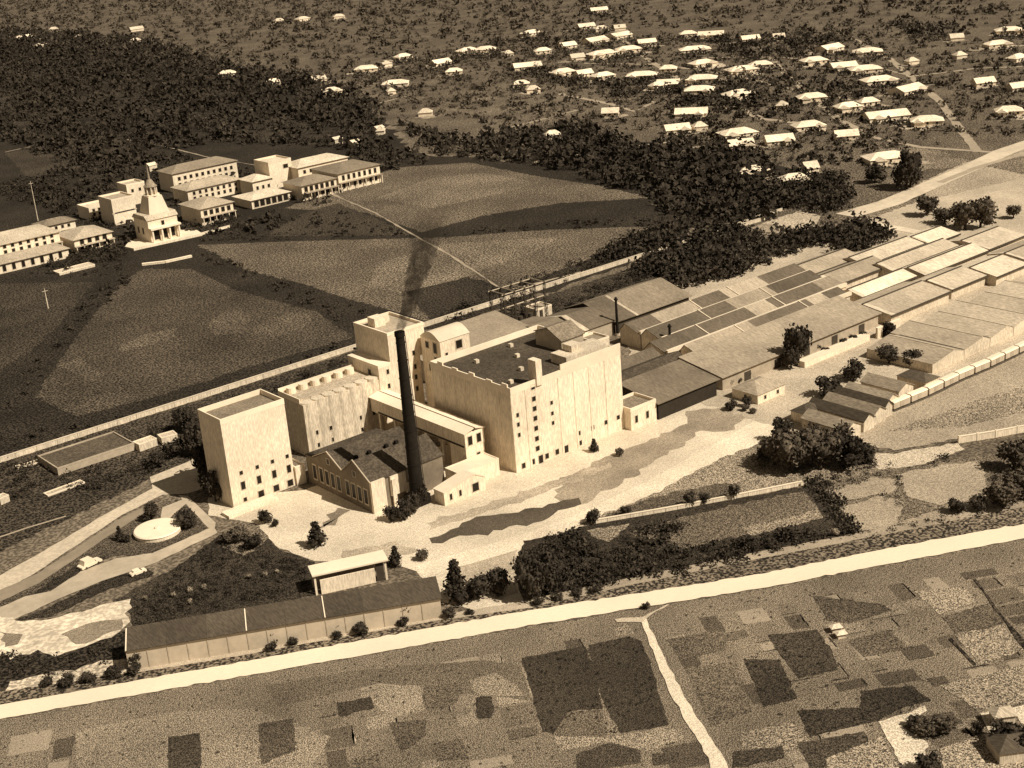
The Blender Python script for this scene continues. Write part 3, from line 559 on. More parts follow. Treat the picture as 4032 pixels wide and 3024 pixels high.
# steel stacks
for x, y, h, lb in [(336.5, 359.3, 14.5, 'taller thin black steel stack between the sheds'), (334.2, 330.6, 10.5, 'shorter thin black steel stack in front of the second warehouse row')]:
    s = empty('steel_stack', (x, y, 0), 0, lb, 'stack', 'thin steel stacks among the sheds')
    MB().cyl(0, 0, 0, h, .55, .42, 14).build('shaft', SOOT, s); MB().cyl(0, 0, h-1.0, h-.6, .75, .75, 14).build('cap', SOOT, s); MB().cyl(0, 0, 0, .8, .9, .8, 10).build('base', WALLG, s)
# steel gantry / switchyard
gx0 = 316
GR = empty('steel_gantry', (326, 402, 0), 0, 'dark lattice of steel posts and beams standing against the boundary wall', 'gantry')
for i in range(5):
    for j in range(2):
        mb = MB(); X, Y = -10+5*i, -4+8*j
        for dx, dy in ((-.5, -.5), (.5, -.5), (.5, .5), (-.5, .5)): mb.bar((X+dx, Y+dy, 0), (X+dx*.6, Y+dy*.6, 14), .2)
        for k in range(7):
            a = .5-.2*k/7
            mb.bar((X-a, Y-a, 2*k), (X+a, Y-a, 2*k+2), .12).bar((X-a, Y-a, 2*k), (X-a, Y+a, 2*k+2), .12).bar((X+a, Y+a, 2*k), (X-a, Y+a, 2*k+2), .12)
        mb.build('post', STEEL, GR)
for j in range(2):
    for z in (8.5, 13.6): MB().bar((-11, -4+8*j, z), (11, -4+8*j, z), .35).build('beam', mat('galvanised_steel', .4, .2), GR)
for i in range(5): MB().bar((-10+5*i, -5, 13.9), (-10+5*i, 5, 13.9), .3).build('beam', mat('galvanised_steel', .3, .2), GR)
for i in range(4): MB().cyl(-7.5+5*i, -3.5, 0, 3.2, 1.0, 1.0, 12).build('transformer', STEEL, GR)

# ------------------------------------------------------------------ walls and fences
def panelwall(name, label, pts, h, th, step, m, capm=None, cat='wall', piers=False, group=None):
    pts = [Vector(p) for p in pts]; c = pts[0]
    r = empty(name, (c.x, c.y, 0), 0, label, cat, group)
    for a, b in zip(pts, pts[1:]):
        d = b-a; n = max(1, round(d.length/step)); ang = math.atan2(d.y, d.x); sl = d.length/n
        me = MB().box(.06, sl-.06, -th/2, th/2, 0, h).mesh('panel', m)
        cm = MB().box(0, sl-.02, -th/2-.08, th/2+.08, h+.003, h+.18).mesh('coping', capm or m)
        pm = MB().box(-.22, .22, -th/2-.12, th/2+.12, 0, h+.35).mesh('pier', capm or m)
        for k in range(n):
            q = a+d*k/n-c
            link('panel', me, r, (q.x, q.y, 0), None, ang); link('coping', cm, r, (q.x, q.y, 0), None, ang)
            if piers: link('pier', pm, r, (q.x, q.y, 0), None, ang)
    return r
panelwall('boundary_wall', 'long straight pale boundary wall between the dark fields and the works', [(95, 426.6), (436, 426.6)], 1.7, .45, 7, WALL2, mat('parapet_paint', .6, .1))
panelwall('boundary_wall', 'pale stretch of boundary wall beside the dark grove on the right', [(437, 426.6), (500, 424)], 1.5, .4, 7, WALL2, mat('parapet_paint', .6, .1))
def upx(*p): return [U(*q).xy for q in p]
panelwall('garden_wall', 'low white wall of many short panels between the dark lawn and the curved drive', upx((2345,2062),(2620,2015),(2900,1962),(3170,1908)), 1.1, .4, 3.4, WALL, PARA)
wl = upx((3505,1618),(3640,1562),(3790,1490),(3880,1452),(4070,1362)); dd = 0
for k in range(9):
    t_ = 4+k*8.2; q = 0
    while q < len(wl)-2 and t_ > (wl[q+1]-wl[q]).length: t_ -= (wl[q+1]-wl[q]).length; q += 1
    d = (wl[q+1]-wl[q]).normalized(); c = wl[q]+d*t_
    wg = empty('railway_wagon', (c.x, c.y, 0), math.atan2(d.y, d.x), (['leftmost', 'second', 'third', 'fourth', 'fifth', 'sixth', 'seventh', 'eighth', 'rightmost'][k])+(' pale covered railway wagon in the line along the shed yard' if k in (0, 8) else ' pale covered wagon from the left in the line along the shed yard'), 'railway wagon', 'covered wagons lined up along the shed yard')
    MB().box(-3.7, 3.7, -1.25, 1.25, .75, 2.7).build('body', mat('wagon_paint', .48, .15, .6), wg)
    MB().extr([(-1.4, 2.703), (1.4, 2.703), (.8, 3.1), (-.8, 3.1)], -3.8, 3.8).build('roof', PARA, wg)
    MB().box(-3.5, 3.5, -1.0, 1.0, .5, .745).build('chassis', STEEL, wg)
    MB().box(-.9, .9, -1.32, -1.253, .85, 2.55).build('door', mat('wagon_paint', .4, .15, .6), wg)
    for sx in (-2.4, 2.4):
        for sy in (-.75, .75): MB().extr([(sx+.45*math.cos(a_*math.pi/6), .45+.45*math.sin(a_*math.pi/6)) for a_ in range(12)], sy-.06, sy+.06, 'y').build('wheel', STEEL, wg)
strip('rail_siding', wl, 3.4, mat('ballast', .10, .3, 1.0, speck=.3), amp=.1)
panelwall('perimeter_wall', 'low white panelled wall along the lower edge of the pale field', upx((3775,1745),(3920,1722),(4090,1690)), 2.0, .4, 6, WALL, PARA, piers=True)
panelwall('hedge_wall', 'pale broken boundary at the back edge of the upper right estate', upx((2790,935),(2950,870),(3080,830)), 1.2, .4, 5, WALL2)
# the long front shed (pale panelled wall, dark roof)
a = U(512, 2642).xy; b = U(1742, 2432).xy; d = b-a; ang = math.atan2(d.y, d.x); Lg = d.length
LS = empty('long_shed', (a.x, a.y, 0), ang, 'very long low shed with a dark roof and pale panelled front facing the road', 'shed')
n = 16
me = MB().box(.05, Lg/n-.05, 0, .3, 0, 5.2).mesh('wall_panel', mat('pale_boards', .46, .12, .4)); po = MB().box(-.13, .13, -.12, .3, 0, 5.3).mesh('post', WALLG)
for k in range(n):
    link('wall_panel', me, LS, (Lg/n*k, 0, 0)); link('post', po, LS, (Lg/n*k, 0, 0))
MB().box(.1, Lg-.1, .31, 7.4, 0, 5.15).build('wall', WALLG, LS)
for k in range(8): MB().extr([(-.5, 5.2), (7.6, 6.9), (7.6, 7.1), (-.5, 5.42)], Lg/8*k+(.02 if k else -.3), Lg/8*(k+1)-(.02 if k < 7 else -.3)).build('roof_panel', LT([.085, .075, .09, .08][k % 4]), LS)
for k in (0, 3, 5): MB().extr([(-.55, 5.45), (7.0, 7.02), (7.0, 7.2), (-.55, 5.63)], Lg/8*k-.12, Lg/8*k+.12).build('roof_seam', PARA, LS)
# gate house with canopy
c0 = U(1245, 2345).xy; c1 = U(1530, 2282).xy; ang = math.atan2((c1-c0).y, (c1-c0).x); Lq = (c1-c0).length
GH = empty('gate_house', (c0.x, c0.y, 0), ang, 'small white open-fronted pavilion with a flat roof behind the long dark shed', 'pavilion')
MB().box(-.4, Lq+.4, -.6, 5.2, 5.4, 5.8).build('roof', PARA, GH)
MB().box(0, Lq, 4.2, 4.6, 0, 5.39).build('back_wall', WALLG, GH)
MB().box(1.4, Lq-3.2, -.1, .25, .0, 3.9).build('front_wall', WALL, GH)
for x in (0, Lq-.6): MB().box(x, x+.5, 0, .5, 0, 5.39).build('pillar', WALL, GH)
MB().box(Lq-2.8, Lq-.8, .3, .5, 0, 5.3).build('door', STEEL, GH)
# round white tank and yard things on the left
c = U(622, 2098).xy
TK = empty('round_tank', (c.x, c.y, 0), 0, 'low round bright white tank on the dark lawn left of the mill', 'tank')
MB().cyl(0, 0, 0, 1.2, 6.3, 6.3, 40).build('wall', WALL, TK); MB().cyl(0, 0, 1.203, 1.5, 6.5, 6.2, 40).build('cover', PARA, TK); MB().cyl(0, 0, 1.503, 1.9, .8, .7, 16).build('hatch', WALL, TK)
building('store_shed', 'long dark flat shed with pale edges just inside the boundary wall on the left', 'shed', 140, 165.5, 401, 416, 2.6, wm=WALLG, rm=mat('dark_tar_roof', .10, .3, .5, .1, .2, speck=.25), par=.5, group=None)
def small(name, label, cat, pl, pr, dpt, h, v=.6, ro='flat', rh=1.2):
    a = U(*pl).xy; b = U(*pr).xy; d = b-a; c = (a+b)/2; ang = math.atan2(d.y, d.x); L_ = d.length
    nrm = Vector((-d.y, d.x)).normalized(); c = c+nrm*dpt/2
    return building(name, label, cat, c.x-L_/2, c.x+L_/2, c.y-dpt/2, c.y+dpt/2, h, ro, rh, WALL2, LT(v), rz=ang, par=.3, over=.3)
small('hut', 'small pale hut at the right end of the left garden, before the dark shed', 'hut', (552,1780), (622,1755), 4, 2.6, .6)
small('hut', 'small pale hut near the trees behind the leftmost block', 'hut', (640,1752), (702,1735), 4, 2.4, .5)
small('terrace', 'pale L-shaped terrace edge, its long side by the left driveway', 'terrace', (190,1958), (335,1905), 3, .6, .45)
small('terrace', 'pale short terrace edge joining the L shape on the left', 'terrace', (70,1850), (160,1825), 2.6, .6, .4)
small('hut', 'tiny pale hut at the left photo edge below the boundary wall', 'hut', (5,1990), (40,1975), 3, 2.2, .55)

def car(label, p, ang, L_=4.2, v=.75, hh=1.5):
    c = U(*p).xy; r = empty('parked_car', (c.x, c.y, .12), ang, label, 'car', None)
    m = mat('pale_car_paint', v, .05); W2 = L_*.2
    MB().extr([(-L_/2, .35), (L_/2, .35), (L_/2, .85), (L_*.28, .98), (-L_*.42, .98), (-L_/2, .8)], -W2, W2, 'y').build('body', m, r)
    MB().extr([(-L_*.38, .99), (L_*.2, .99), (L_*.08, hh), (-L_*.32, hh)], -W2+.12, W2-.12, 'y').build('cabin', m, r)
    for sx in (-.3, .3):
        for sy in (-1, 1):
            w_ = MB(); n_ = 12
            w_.extr([(sx*L_+.34*math.cos(2*math.pi*k/n_), .34+.34*math.sin(2*math.pi*k/n_)) for k in range(n_)], sy*W2-.12, sy*W2+.12, 'y').build('wheel', STEEL, r)
    MB().box(L_*.1, L_*.22, -W2+.2, W2-.2, 1.0, 1.22).build('windscreen', GLASS, r)
car('larger white vehicle standing on the curved left drive', (355,2228), U(402,2205).xy.angle_signed(Vector((1,0))) if False else math.atan2(*((U(402,2205)-U(307,2250)).xy.yx)), 6.2, .8, 2.3)
car('small white car on the dark lawn below the left drive', (545,2262), math.atan2(*((U(575,2252)-U(515,2275)).xy.yx)), 4.2, .8, 1.5)

# ------------------------------------------------------------------ the estate beyond the fields
def rw(x0, x1, y, zs, w=1.0, h=1.4, n=6, side='S'):
    return [(side, x0+(x1-x0)*(k+.5)/n, z, w*1.4, h*1.25) for z in zs for k in range(n)]
EST = [
 ('villa', 'lower wing of the big two-tiered house at the left photo edge', 'house', 212, 258, 662, 678, 4.6, 'hip', 2.4, .40, rw(214, 256, 0, (2.3,), 1.2, 2.4, 9)),
 ('villa', 'tall upper part of the two-tiered house at the left photo edge', 'house', 222, 262, 680, 706, 9.5, 'hip', 3.4, .50, rw(224, 260, 0, (5.6, 8.2), 1.1, 1.3, 9)),
 ('villa', 'pale hip-roofed house with arched porch left of the church', 'house', 264, 284, 668, 690, 6.4, 'hip', 3.2, .45, rw(266, 282, 0, (2.0, 4.8), 1.5, 2.0, 4)),
 ('villa', 'white strip-roofed house behind the arched-porch house', 'house', 300, 318, 730, 745, 7, 'flat', 1, .62, rw(301, 317, 0, (3, 5.4), 1, 1.3, 5)),
 ('cottage', 'grey-roofed cottage left of the white strip-roofed house', 'house', 270, 288, 722, 734, 4.2, 'hip', 2.2, .22, rw(272, 286, 0, (2.2,), 1, 1.3, 4)),
 ('villa', 'tall plain white facade just left of the church', 'house', 303, 316, 706, 722, 14, 'flat', 1, .40, rw(304, 315, 0, (6.4,), 8, .5, 1)),
 ('villa', 'small white block behind and left of the church steeple', 'house', 330, 341, 745, 757, 12, 'flat', 1, .5, rw(331, 340, 0, (8,), 1, 1.4, 2)),
 ('villa', 'long terraced house right behind the church, farthest of its row', 'house', 362, 404, 752, 770, 11, 'hip', 3.2, .26, rw(364, 402, 0, (4, 7.5), 1.2, 1.6, 10)),
 ('villa', 'pale long house in front of the terraced house', 'house', 352, 386, 716, 734, 7.5, 'hip', 3, .42, rw(354, 384, 0, (2.5, 5.4), 1.1, 1.5, 8)),
 ('villa', 'square hip-roofed house with verandah right of the church', 'house', 331, 350, 662, 684, 8.6, 'hip', 3.2, .40, rw(332, 349, 0, (2.5, 6), 1.4, 2.0, 5)),
 ('villa', 'low white verandah house between the square house and the pale tower block', 'house', 366, 390, 671, 690, 4.8, 'hip', 2.4, .62, rw(367, 389, 0, (2.3,), 2.0, 2.6, 6)),
 ('villa', 'tall bright white block with dark side opening in the right half of the estate', 'house', 399, 414, 706, 722, 15.5, 'flat', 1, .62, [('S', 410, 11.5, 3, 2.2)]),
 ('villa', 'white connecting house left of the tall bright block', 'house', 384, 397, 700, 714, 8, 'hip', 2.6, .66, rw(385, 396, 0, (4,), 1, 1.5, 3)),
 ('villa', 'long pale-roofed hall behind the right pavilion', 'house', 413, 447, 698, 716, 10.5, 'hip', 3, .60, rw(415, 445, 0, (7.5,), 1.2, 1.6, 7)),
 ('villa', 'grey hip-roofed house with verandah left of the right pavilion', 'house', 393, 415.5, 663, 682, 8.2, 'hip', 3, .24, rw(394, 414.5, 0, (2.4, 5.8), 1.5, 2.1, 6)),
 ('pavilion', 'rightmost white two-storey pavilion of the estate with a grey roof', 'house', 417, 445, 663, 690, 10.2, 'hip', 3, .22, rw(418.5, 443.5, 0, (3, 7.4), 1.2, 2.2, 7)),
]
for nm, lb, ct, x0, x1, y0, y1, h, ro, rh, v, wn in EST:
    b = building(nm, lb, ct, x0, x1, y0, y1, h, ro, rh, WALL, LT(v), wins=wn, over=1.0, par=1.0)
    if ro == 'hip' and h > 6 and y0 < 700:            # verandah roof shelf on the two-storey houses
        MB().box(-(x1-x0)/2-.6, (x1-x0)/2+.6, -(y1-y0)/2-2.2, -(y1-y0)/2-.1, h*.47, h*.47+.3).build('verandah_roof', LT(min(.5, v+.1)), b)
        for k in range(6): MB().box(-(x1-x0)/2+k*(x1-x0-.4)/5, -(x1-x0)/2+k*(x1-x0-.4)/5+.4, -(y1-y0)/2-2.0, -(y1-y0)/2-1.6, 0, h*.47-.003).build('column', WALL, b)
# church with stepped steeple
K = empty('church', (303, 654, 0), 0, 'white church with arched porch and tall stepped steeple on a bright terrace', 'church')
MB().add([(-19,-9,0),(17,-12,0),(19,-3,0),(12,9,0),(-12,9,0),(-20,-1,0),(-19,-9,1.2),(17,-12,1.2),(19,-3,1.2),(12,9,1.2),(-12,9,1.2),(-20,-1,1.2)], [(5,4,3,2,1,0),(6,7,8,9,10,11)]+[(i,(i+1)%6,6+(i+1)%6,6+i) for i in range(6)]).build('terrace', WALL, K)
MB().box(-8, 8, -5.5, 10, 1.203, 12).build('nave', WALL, K)
MB().extr([(-6, 12.0), (10.6, 12.0), (8, 14.2), (-3.5, 14.2)], -8.6, 8.6).build('nave_roof', LT(.5), K)
MB().add([(-5.4,-3.4,14.2),(5.4,-3.4,14.2),(5.4,7.4,14.2),(-5.4,7.4,14.2),(-3.6,-1.6,22.5),(3.6,-1.6,22.5),(3.6,5.6,22.5),(-3.6,5.6,22.5)], [(0,3,2,1),(4,5,6,7),(0,1,5,4),(1,2,6,5),(2,3,7,6),(3,0,4,7)]).build('tower_stage', mat('limewashed_concrete', .70, .10, .25, .05, .08, streak=True), K)
MB().cyl(0, 2, 22.503, 23, 4.2, 4.2, 8).build('gallery_rim', PARA, K)
for k in range(8):
    a = 2*math.pi*(k+.5)/8; MB().cyl(2.7*math.cos(a), 2+2.7*math.sin(a), 23.003, 27, .42, .36, 8).build('belfry_column', WALL2, K)
MB().cyl(0, 2, 23.003, 27, 1.9, 1.9, 8).build('belfry_core', WALLG, K)
MB().cyl(0, 2, 27.003, 27.5, 3.4, 3.2, 12).cyl(0, 2, 27.5, 30.5, 2.8, 1.2, 12).build('dome', LT(.3), K)
MB().cyl(0, 2, 30.503, 38, .7, .08, 8).build('spire', LT(.3), K)
for x in (-4.2, 0, 4.2):
    o = window(K, x, -5.5, 4.4, 3.0, 5.0)
window(K, 0, -5.5, 9.6, 1.6, 2.2); window(K, -8, 1, 6, 1.6, 3, 'W'); window(K, -8, 6, 6, 1.6, 3, 'W')
for x in (-7.2, -2.1, 2.1, 7.2): MB().cyl(x, -7.6, 1.203, 7.4, .6, .5, 10).build('porch_column', PARA, K)
MB().box(-8.2, 8.2, -8.6, -5.52, 7.403, 8.3).build('porch_roof', PARA, K)
panelwall('terrace_steps', 'broken white step line on the lawn below the church terrace', upx((560,1045),(650,1035),(755,1012)), .8, 1.6, 6, WALL, PARA, 'steps')
small('boathouse', 'small pale flat structure on the lawn left of the church terrace', 'hut', (235,1085), (375,1050), 7, 1.2, .6)
panelwall('terrace_wall', 'thin white wall running right from the church terrace', upx((760,935),(830,915),(905,895)), 1.0, .4, 5, WALL, PARA)
for lb, p, h in [('tall thin pale mast behind the left house of the estate', (150,870), 22), ('short pale mast by the lawn at the left', (190,1215), 9)]:
    c = U(*p).xy; r = empty('mast', (c.x, c.y, 0), 0, lb, 'mast')
    MB().cyl(0, 0, 0, h, .3, .12, 8).build('pole', WALL2, r); MB().bar((-1.2, 0, h-1.2), (1.2, 0, h-1.2), .14).build('crossbar', WALL2, r)
for lb, p in [('larger of two tiny white huts behind the right pavilion', (1405,578)), ('tiny white hut left of the larger tiny hut behind the estate', (1335,566)), ('tiny white hut in dark trees above the right pavilion', (1500,522)), ('white gravestone-like hut left of the church steeple', (605,670))]:
    small('hut', lb, 'hut', (p[0]-14, p[1]+6), (p[0]+16, p[1]-1), 5, 3.6, .7, 'gx', 1.2)

# ------------------------------------------------------------------ suburb houses
HS = [(100,149,70),(167,182,50),(538,118,45),(535,164,40),(1100,85,35),(1191,78,50),(896,295,60),(1078,330,55),(1255,319,50),(1300,366,85),(213,118,30),(313,149,25),
 (1335,68,40),(1444,276,85),(1514,259,50),(1588,229,60),(1558,335,95),(1541,366,30),(1840,205,75),(1912,200,75),(1735,253,70),(1788,288,60),(2090,135,75),(2002,217,35),(2137,206,60),(2234,185,60),(2358,44,60),
 (2308,109,60),(2367,118,50),(2440,115,40),(2343,165,85),(2440,146,80),(2273,232,50),(2373,217,110),(2475,200,90),(2546,173,65),(2076,267,100),(2217,291,85),(2299,297,60),(2375,306,80),(2052,338,60),(2099,360,50),
 (2528,303,110),(2590,346,60),(2405,452,60),(2176,541,60),(1676,452,50),(1500,524,30),
 (2710,139,60),(2800,142,90),(2953,159,65),(3066,152,40),(2736,201,110),(2632,278,60),(2765,256,90),(2920,282,110),(2995,262,80),(3267,197,90),(3416,210,100),(3205,246,90),(3319,269,90),(3406,280,110),(3461,324,120),(3571,362,120),
 (3419,411,70),(2632,337,80),(2762,317,110),(2752,362,110),(2904,379,110),(2723,453,115),(3079,424,40),(3196,392,100),(3338,430,90),(3487,466,150),(3649,485,110),(2665,518,90),(2755,508,50),(2904,534,130),(2915,580,90),
 (3066,562,100),(3182,505,110),(3331,544,80),(3487,631,150),(2962,686,120),(3189,672,50),(3127,718,100),(3590,249,40),(3765,155,45),(3972,126,90),(3927,181,85),(4005,236,70),(3778,226,40),(3872,333,70),(4005,353,60),(3972,447,90),
 (3830,620,0),(3900,840,0)]
HS = [h for h in HS if h[2] > 0]
BANDS = [(0, 100, 'farthest'), (100, 150, 'second farthest'), (150, 190, 'third farthest'), (190, 225, 'fourth farthest'), (225, 270, 'fifth farthest'), (270, 300, 'sixth farthest'), (300, 345, 'seventh farthest'), (345, 400, 'sixth nearest'), (400, 480, 'fifth nearest'), (480, 530, 'fourth nearest'), (530, 580, 'third nearest'), (580, 660, 'second nearest'), (660, 800, 'nearest')]
ORDN = ['leftmost', 'second from the left', 'third from the left', 'fourth from the left', 'fifth from the left', 'sixth from the left', 'seventh from the left', 'eighth from the left', 'ninth from the left', 'tenth from the left', 'eleventh from the left', 'twelfth from the left', 'thirteenth from the left', 'fourteenth from the left']
for px, py, wp in HS:
    c = U(px+random.uniform(-.4, .4)*wp, py+8).xy; a = wp*c.length/FP*random.uniform(.6, 1.1); b = a*random.uniform(.5, 1); th = random.uniform(0, 3.14)
    ex, ey = Vector((math.cos(th), math.sin(th))), Vector((-math.sin(th), math.cos(th)))
    LAYER[0] = 70+HS.index((px, py, wp)) % 9*2
    if random.random() < .7: sheet('house_yard', [c-ex*a-ey*b, c+ex*a*.8-ey*b*.7, c+ex*a+ey*b, c-ex*a*.7+ey*b*.9], field(random.choice([.24, .34, .45]), .4), world=True, amp=.8, step=2.5)
for lo, hi, bn in BANDS:
    row = sorted([h for h in HS if lo <= h[1] < hi])
    for k, (px, py, wp) in enumerate(row):
        dim = wp <= 50
        c = U(px, py+4).xy; D = math.hypot(c.length, CH); L_ = max(5, wp*D/FP*1.05); dp = min(14, max(7, L_*.62)); h = 2.7
        th = random.choice([0, 0, .12, -.15, .3, -.35, .5]) if py < 560 else random.uniform(-.1, .1)
        th -= .55 if px > 1400 else .2                  # long sides face the camera side, as the bright roofs do
        size = 'small' if wp < 62 else ('wide' if wp > 100 else 'mid-sized')
        lab = '%s white-roofed house, %s in the %s row of the scattered suburb' % (size, ORDN[k], bn)
        ro = random.choice(['hip', 'hip', 'gx'])
        b = building('suburban_house', lab, 'house', c.x-L_/2, c.x+L_/2, c.y-dp/2, c.y+dp/2, h, ro, 2.7, WALL, LT(.62 if dim else .82), rz=th, over=.5, group='white-roofed houses of the suburb')
        a2, b2 = L_/2, dp/2
        if not dim:
            for q in range(3): window(b, -a2+L_*(q+.7)/3.4, -b2, 1.6, 1.2, 1.3)
        if wp > 84:                                     # a wing with its own roof
            sx = random.choice([-1, 1]); wx = sx*a2*.55
            MB().box(wx-2.6, wx+2.6, -b2-4.2, -b2-.003, 0, 2.7).build('wing', WALL, b)
            MB().extr([(wx-3, 2.72), (wx+3, 2.72), (wx, 4.3)], -b2-4.7, -b2+1.2, 'y').build('wing_roof', LT(.82), b)
# a few near houses at the lower right corner
for lb, p, L_, dp, rz, v in [('dark-roofed bungalow half hidden by trees in the bottom right corner', (4000,2965), 9, 6, -.6, .10), ('pale small shed near the bottom right trees', (3945,2845), 4, 3, -.6, .5), ('small pale shed beside the dark garden plots at lower right', (3290,2485), 2.0, 1.4, -.5, .7), ('second small pale shed beside the dark garden plots', (3310,2508), 1.8, 1.4, -.5, .7)]:
    c = U(*p).xy; building('garden_house', lb, 'house', c.x-L_/2, c.x+L_/2, c.y-dp/2, c.y+dp/2, min(2.6, L_*.6), 'hip', min(1.8, L_*.3), WALL2, LT(v), rz=rz)

# ------------------------------------------------------------------ vegetation
def np_mesh(name, V, F, m):
    me = bpy.data.meshes.new(name); nv, nf = len(V), len(F); k = F.shape[1]
    me.vertices.add(nv); me.vertices.foreach_set('co', V.astype(np.float32).ravel())
    me.loops.add(nf*k); me.loops.foreach_set('vertex_index', F.astype(np.int32).ravel())
    me.polygons.add(nf); me.polygons.foreach_set('loop_start', np.arange(0, nf*k, k, dtype=np.int32))
    me.update(calc_edges=True); me.materials.append(m); return me
def leaves(C0, S, n_per=1):                           # quads of size S at centres C0
    n = len(C0); d1 = rng.normal(size=(n, 3)); d1 /= np.linalg.norm(d1, axis=1)[:, None]
    d2 = np.cross(d1, rng.normal(size=(n, 3))); d2 /= np.linalg.norm(d2, axis=1)[:, None]
    a, b = d1*S[:, None], d2*S[:, None]*.75
    V = np.stack([C0-a, C0-b*.8, C0+a, C0+b], 1).reshape(-1, 3); F = np.arange(4*n).reshape(n, 4); return V, F
def crown(kind, m, n=620):
    lobes = []
    for k in range(9):
        if kind == 'cone':
            h = (k+.5)/9; r = (1-h)*.78; a = k*2.4; lobes.append((r*.45*math.cos(a), r*.45*math.sin(a), h*1.9, max(.2, r*.75)))
        else:
            a = k*2.4; zz = .35+.95*rng.random(); r = .52*math.sqrt(max(.05, 1-((zz-.8)/.8)**2)); lobes.append((r*math.cos(a), r*math.sin(a), zz, .34+.2*rng.random()))
    lobes.append((0, 0, .7, .55))
    L_ = np.array(lobes); i = rng.integers(0, len(L_), n); d = rng.normal(size=(n, 3)); d /= np.linalg.norm(d, axis=1)[:, None]
    C0 = L_[i, :3]+d*L_[i, 3:4]*(.75+.35*rng.random((n, 1))); V, F = leaves(C0, .07+.07*rng.random(n))
    Vs, Fs = [V], [F]; off = len(V)                     # rough dark cores inside each lobe
    for x, y, z, r in lobes:
        th = np.linspace(0, 2*np.pi, 7)[:-1]; R3 = []
        for zz, rr in ((-.8, .35), (-.2, .8), (.45, .7), (.85, .2)):
            R3.append(np.stack([x+r*.85*rr*np.cos(th)*(1+.15*rng.normal(size=6)), y+r*.85*rr*np.sin(th)*(1+.15*rng.normal(size=6)), np.full(6, z+r*.85*zz)], 1))
        R3 = np.concatenate(R3); f = []
        for q in range(3):
            for j in range(6): f.append((q*6+j, q*6+(j+1) % 6, q*6+6+(j+1) % 6, q*6+6+j))
        f.append((18, 19, 20, 21)); f.append((18, 21, 22, 23))
        Vs.append(R3); Fs.append(np.array(f)+off); off += len(R3)
    return np_mesh('crown', np.concatenate(Vs), np.concatenate(Fs), m)
CR = {'round': [crown('round', LEAF) for _ in range(4)], 'cone': [crown('cone', LEAF) for _ in range(2)], 'mid': [crown('round', LEAFM) for _ in range(3)], 'pale': [crown('round', LEAFL) for _ in range(2)]}
TR = MB().cyl(0, 0, -.02, 1, .5, .32, 8); TR.bar((0, 0, .75), (.9, .3, 1.25), .25).bar((0, 0, .8), (-.7, -.5, 1.2), .22); TRM = TR.mesh('trunk', TRUNK)
def tree(px, py, r, label, kind='round', h=None, group=None, name='tree', cat='tree'):
    """foot of the tree at the pixel; crown radius r (m), overall height h"""
    c = U(px, py).xy; h = h or r*2.4; e = empty(name, (c.x, c.y, 0), random.uniform(0, 6.28), label, cat, group)
    th = max(.25, h*.18); link('trunk', TRM, e, (0, 0, 0), (r*.18, r*.18, th*1.3))
    link('crown', random.choice(CR[kind]), e, (0, 0, th*.6), (r, r*random.uniform(.9, 1.1), (h-th*.6)/(1.95 if kind == 'cone' else 1.6))); return e
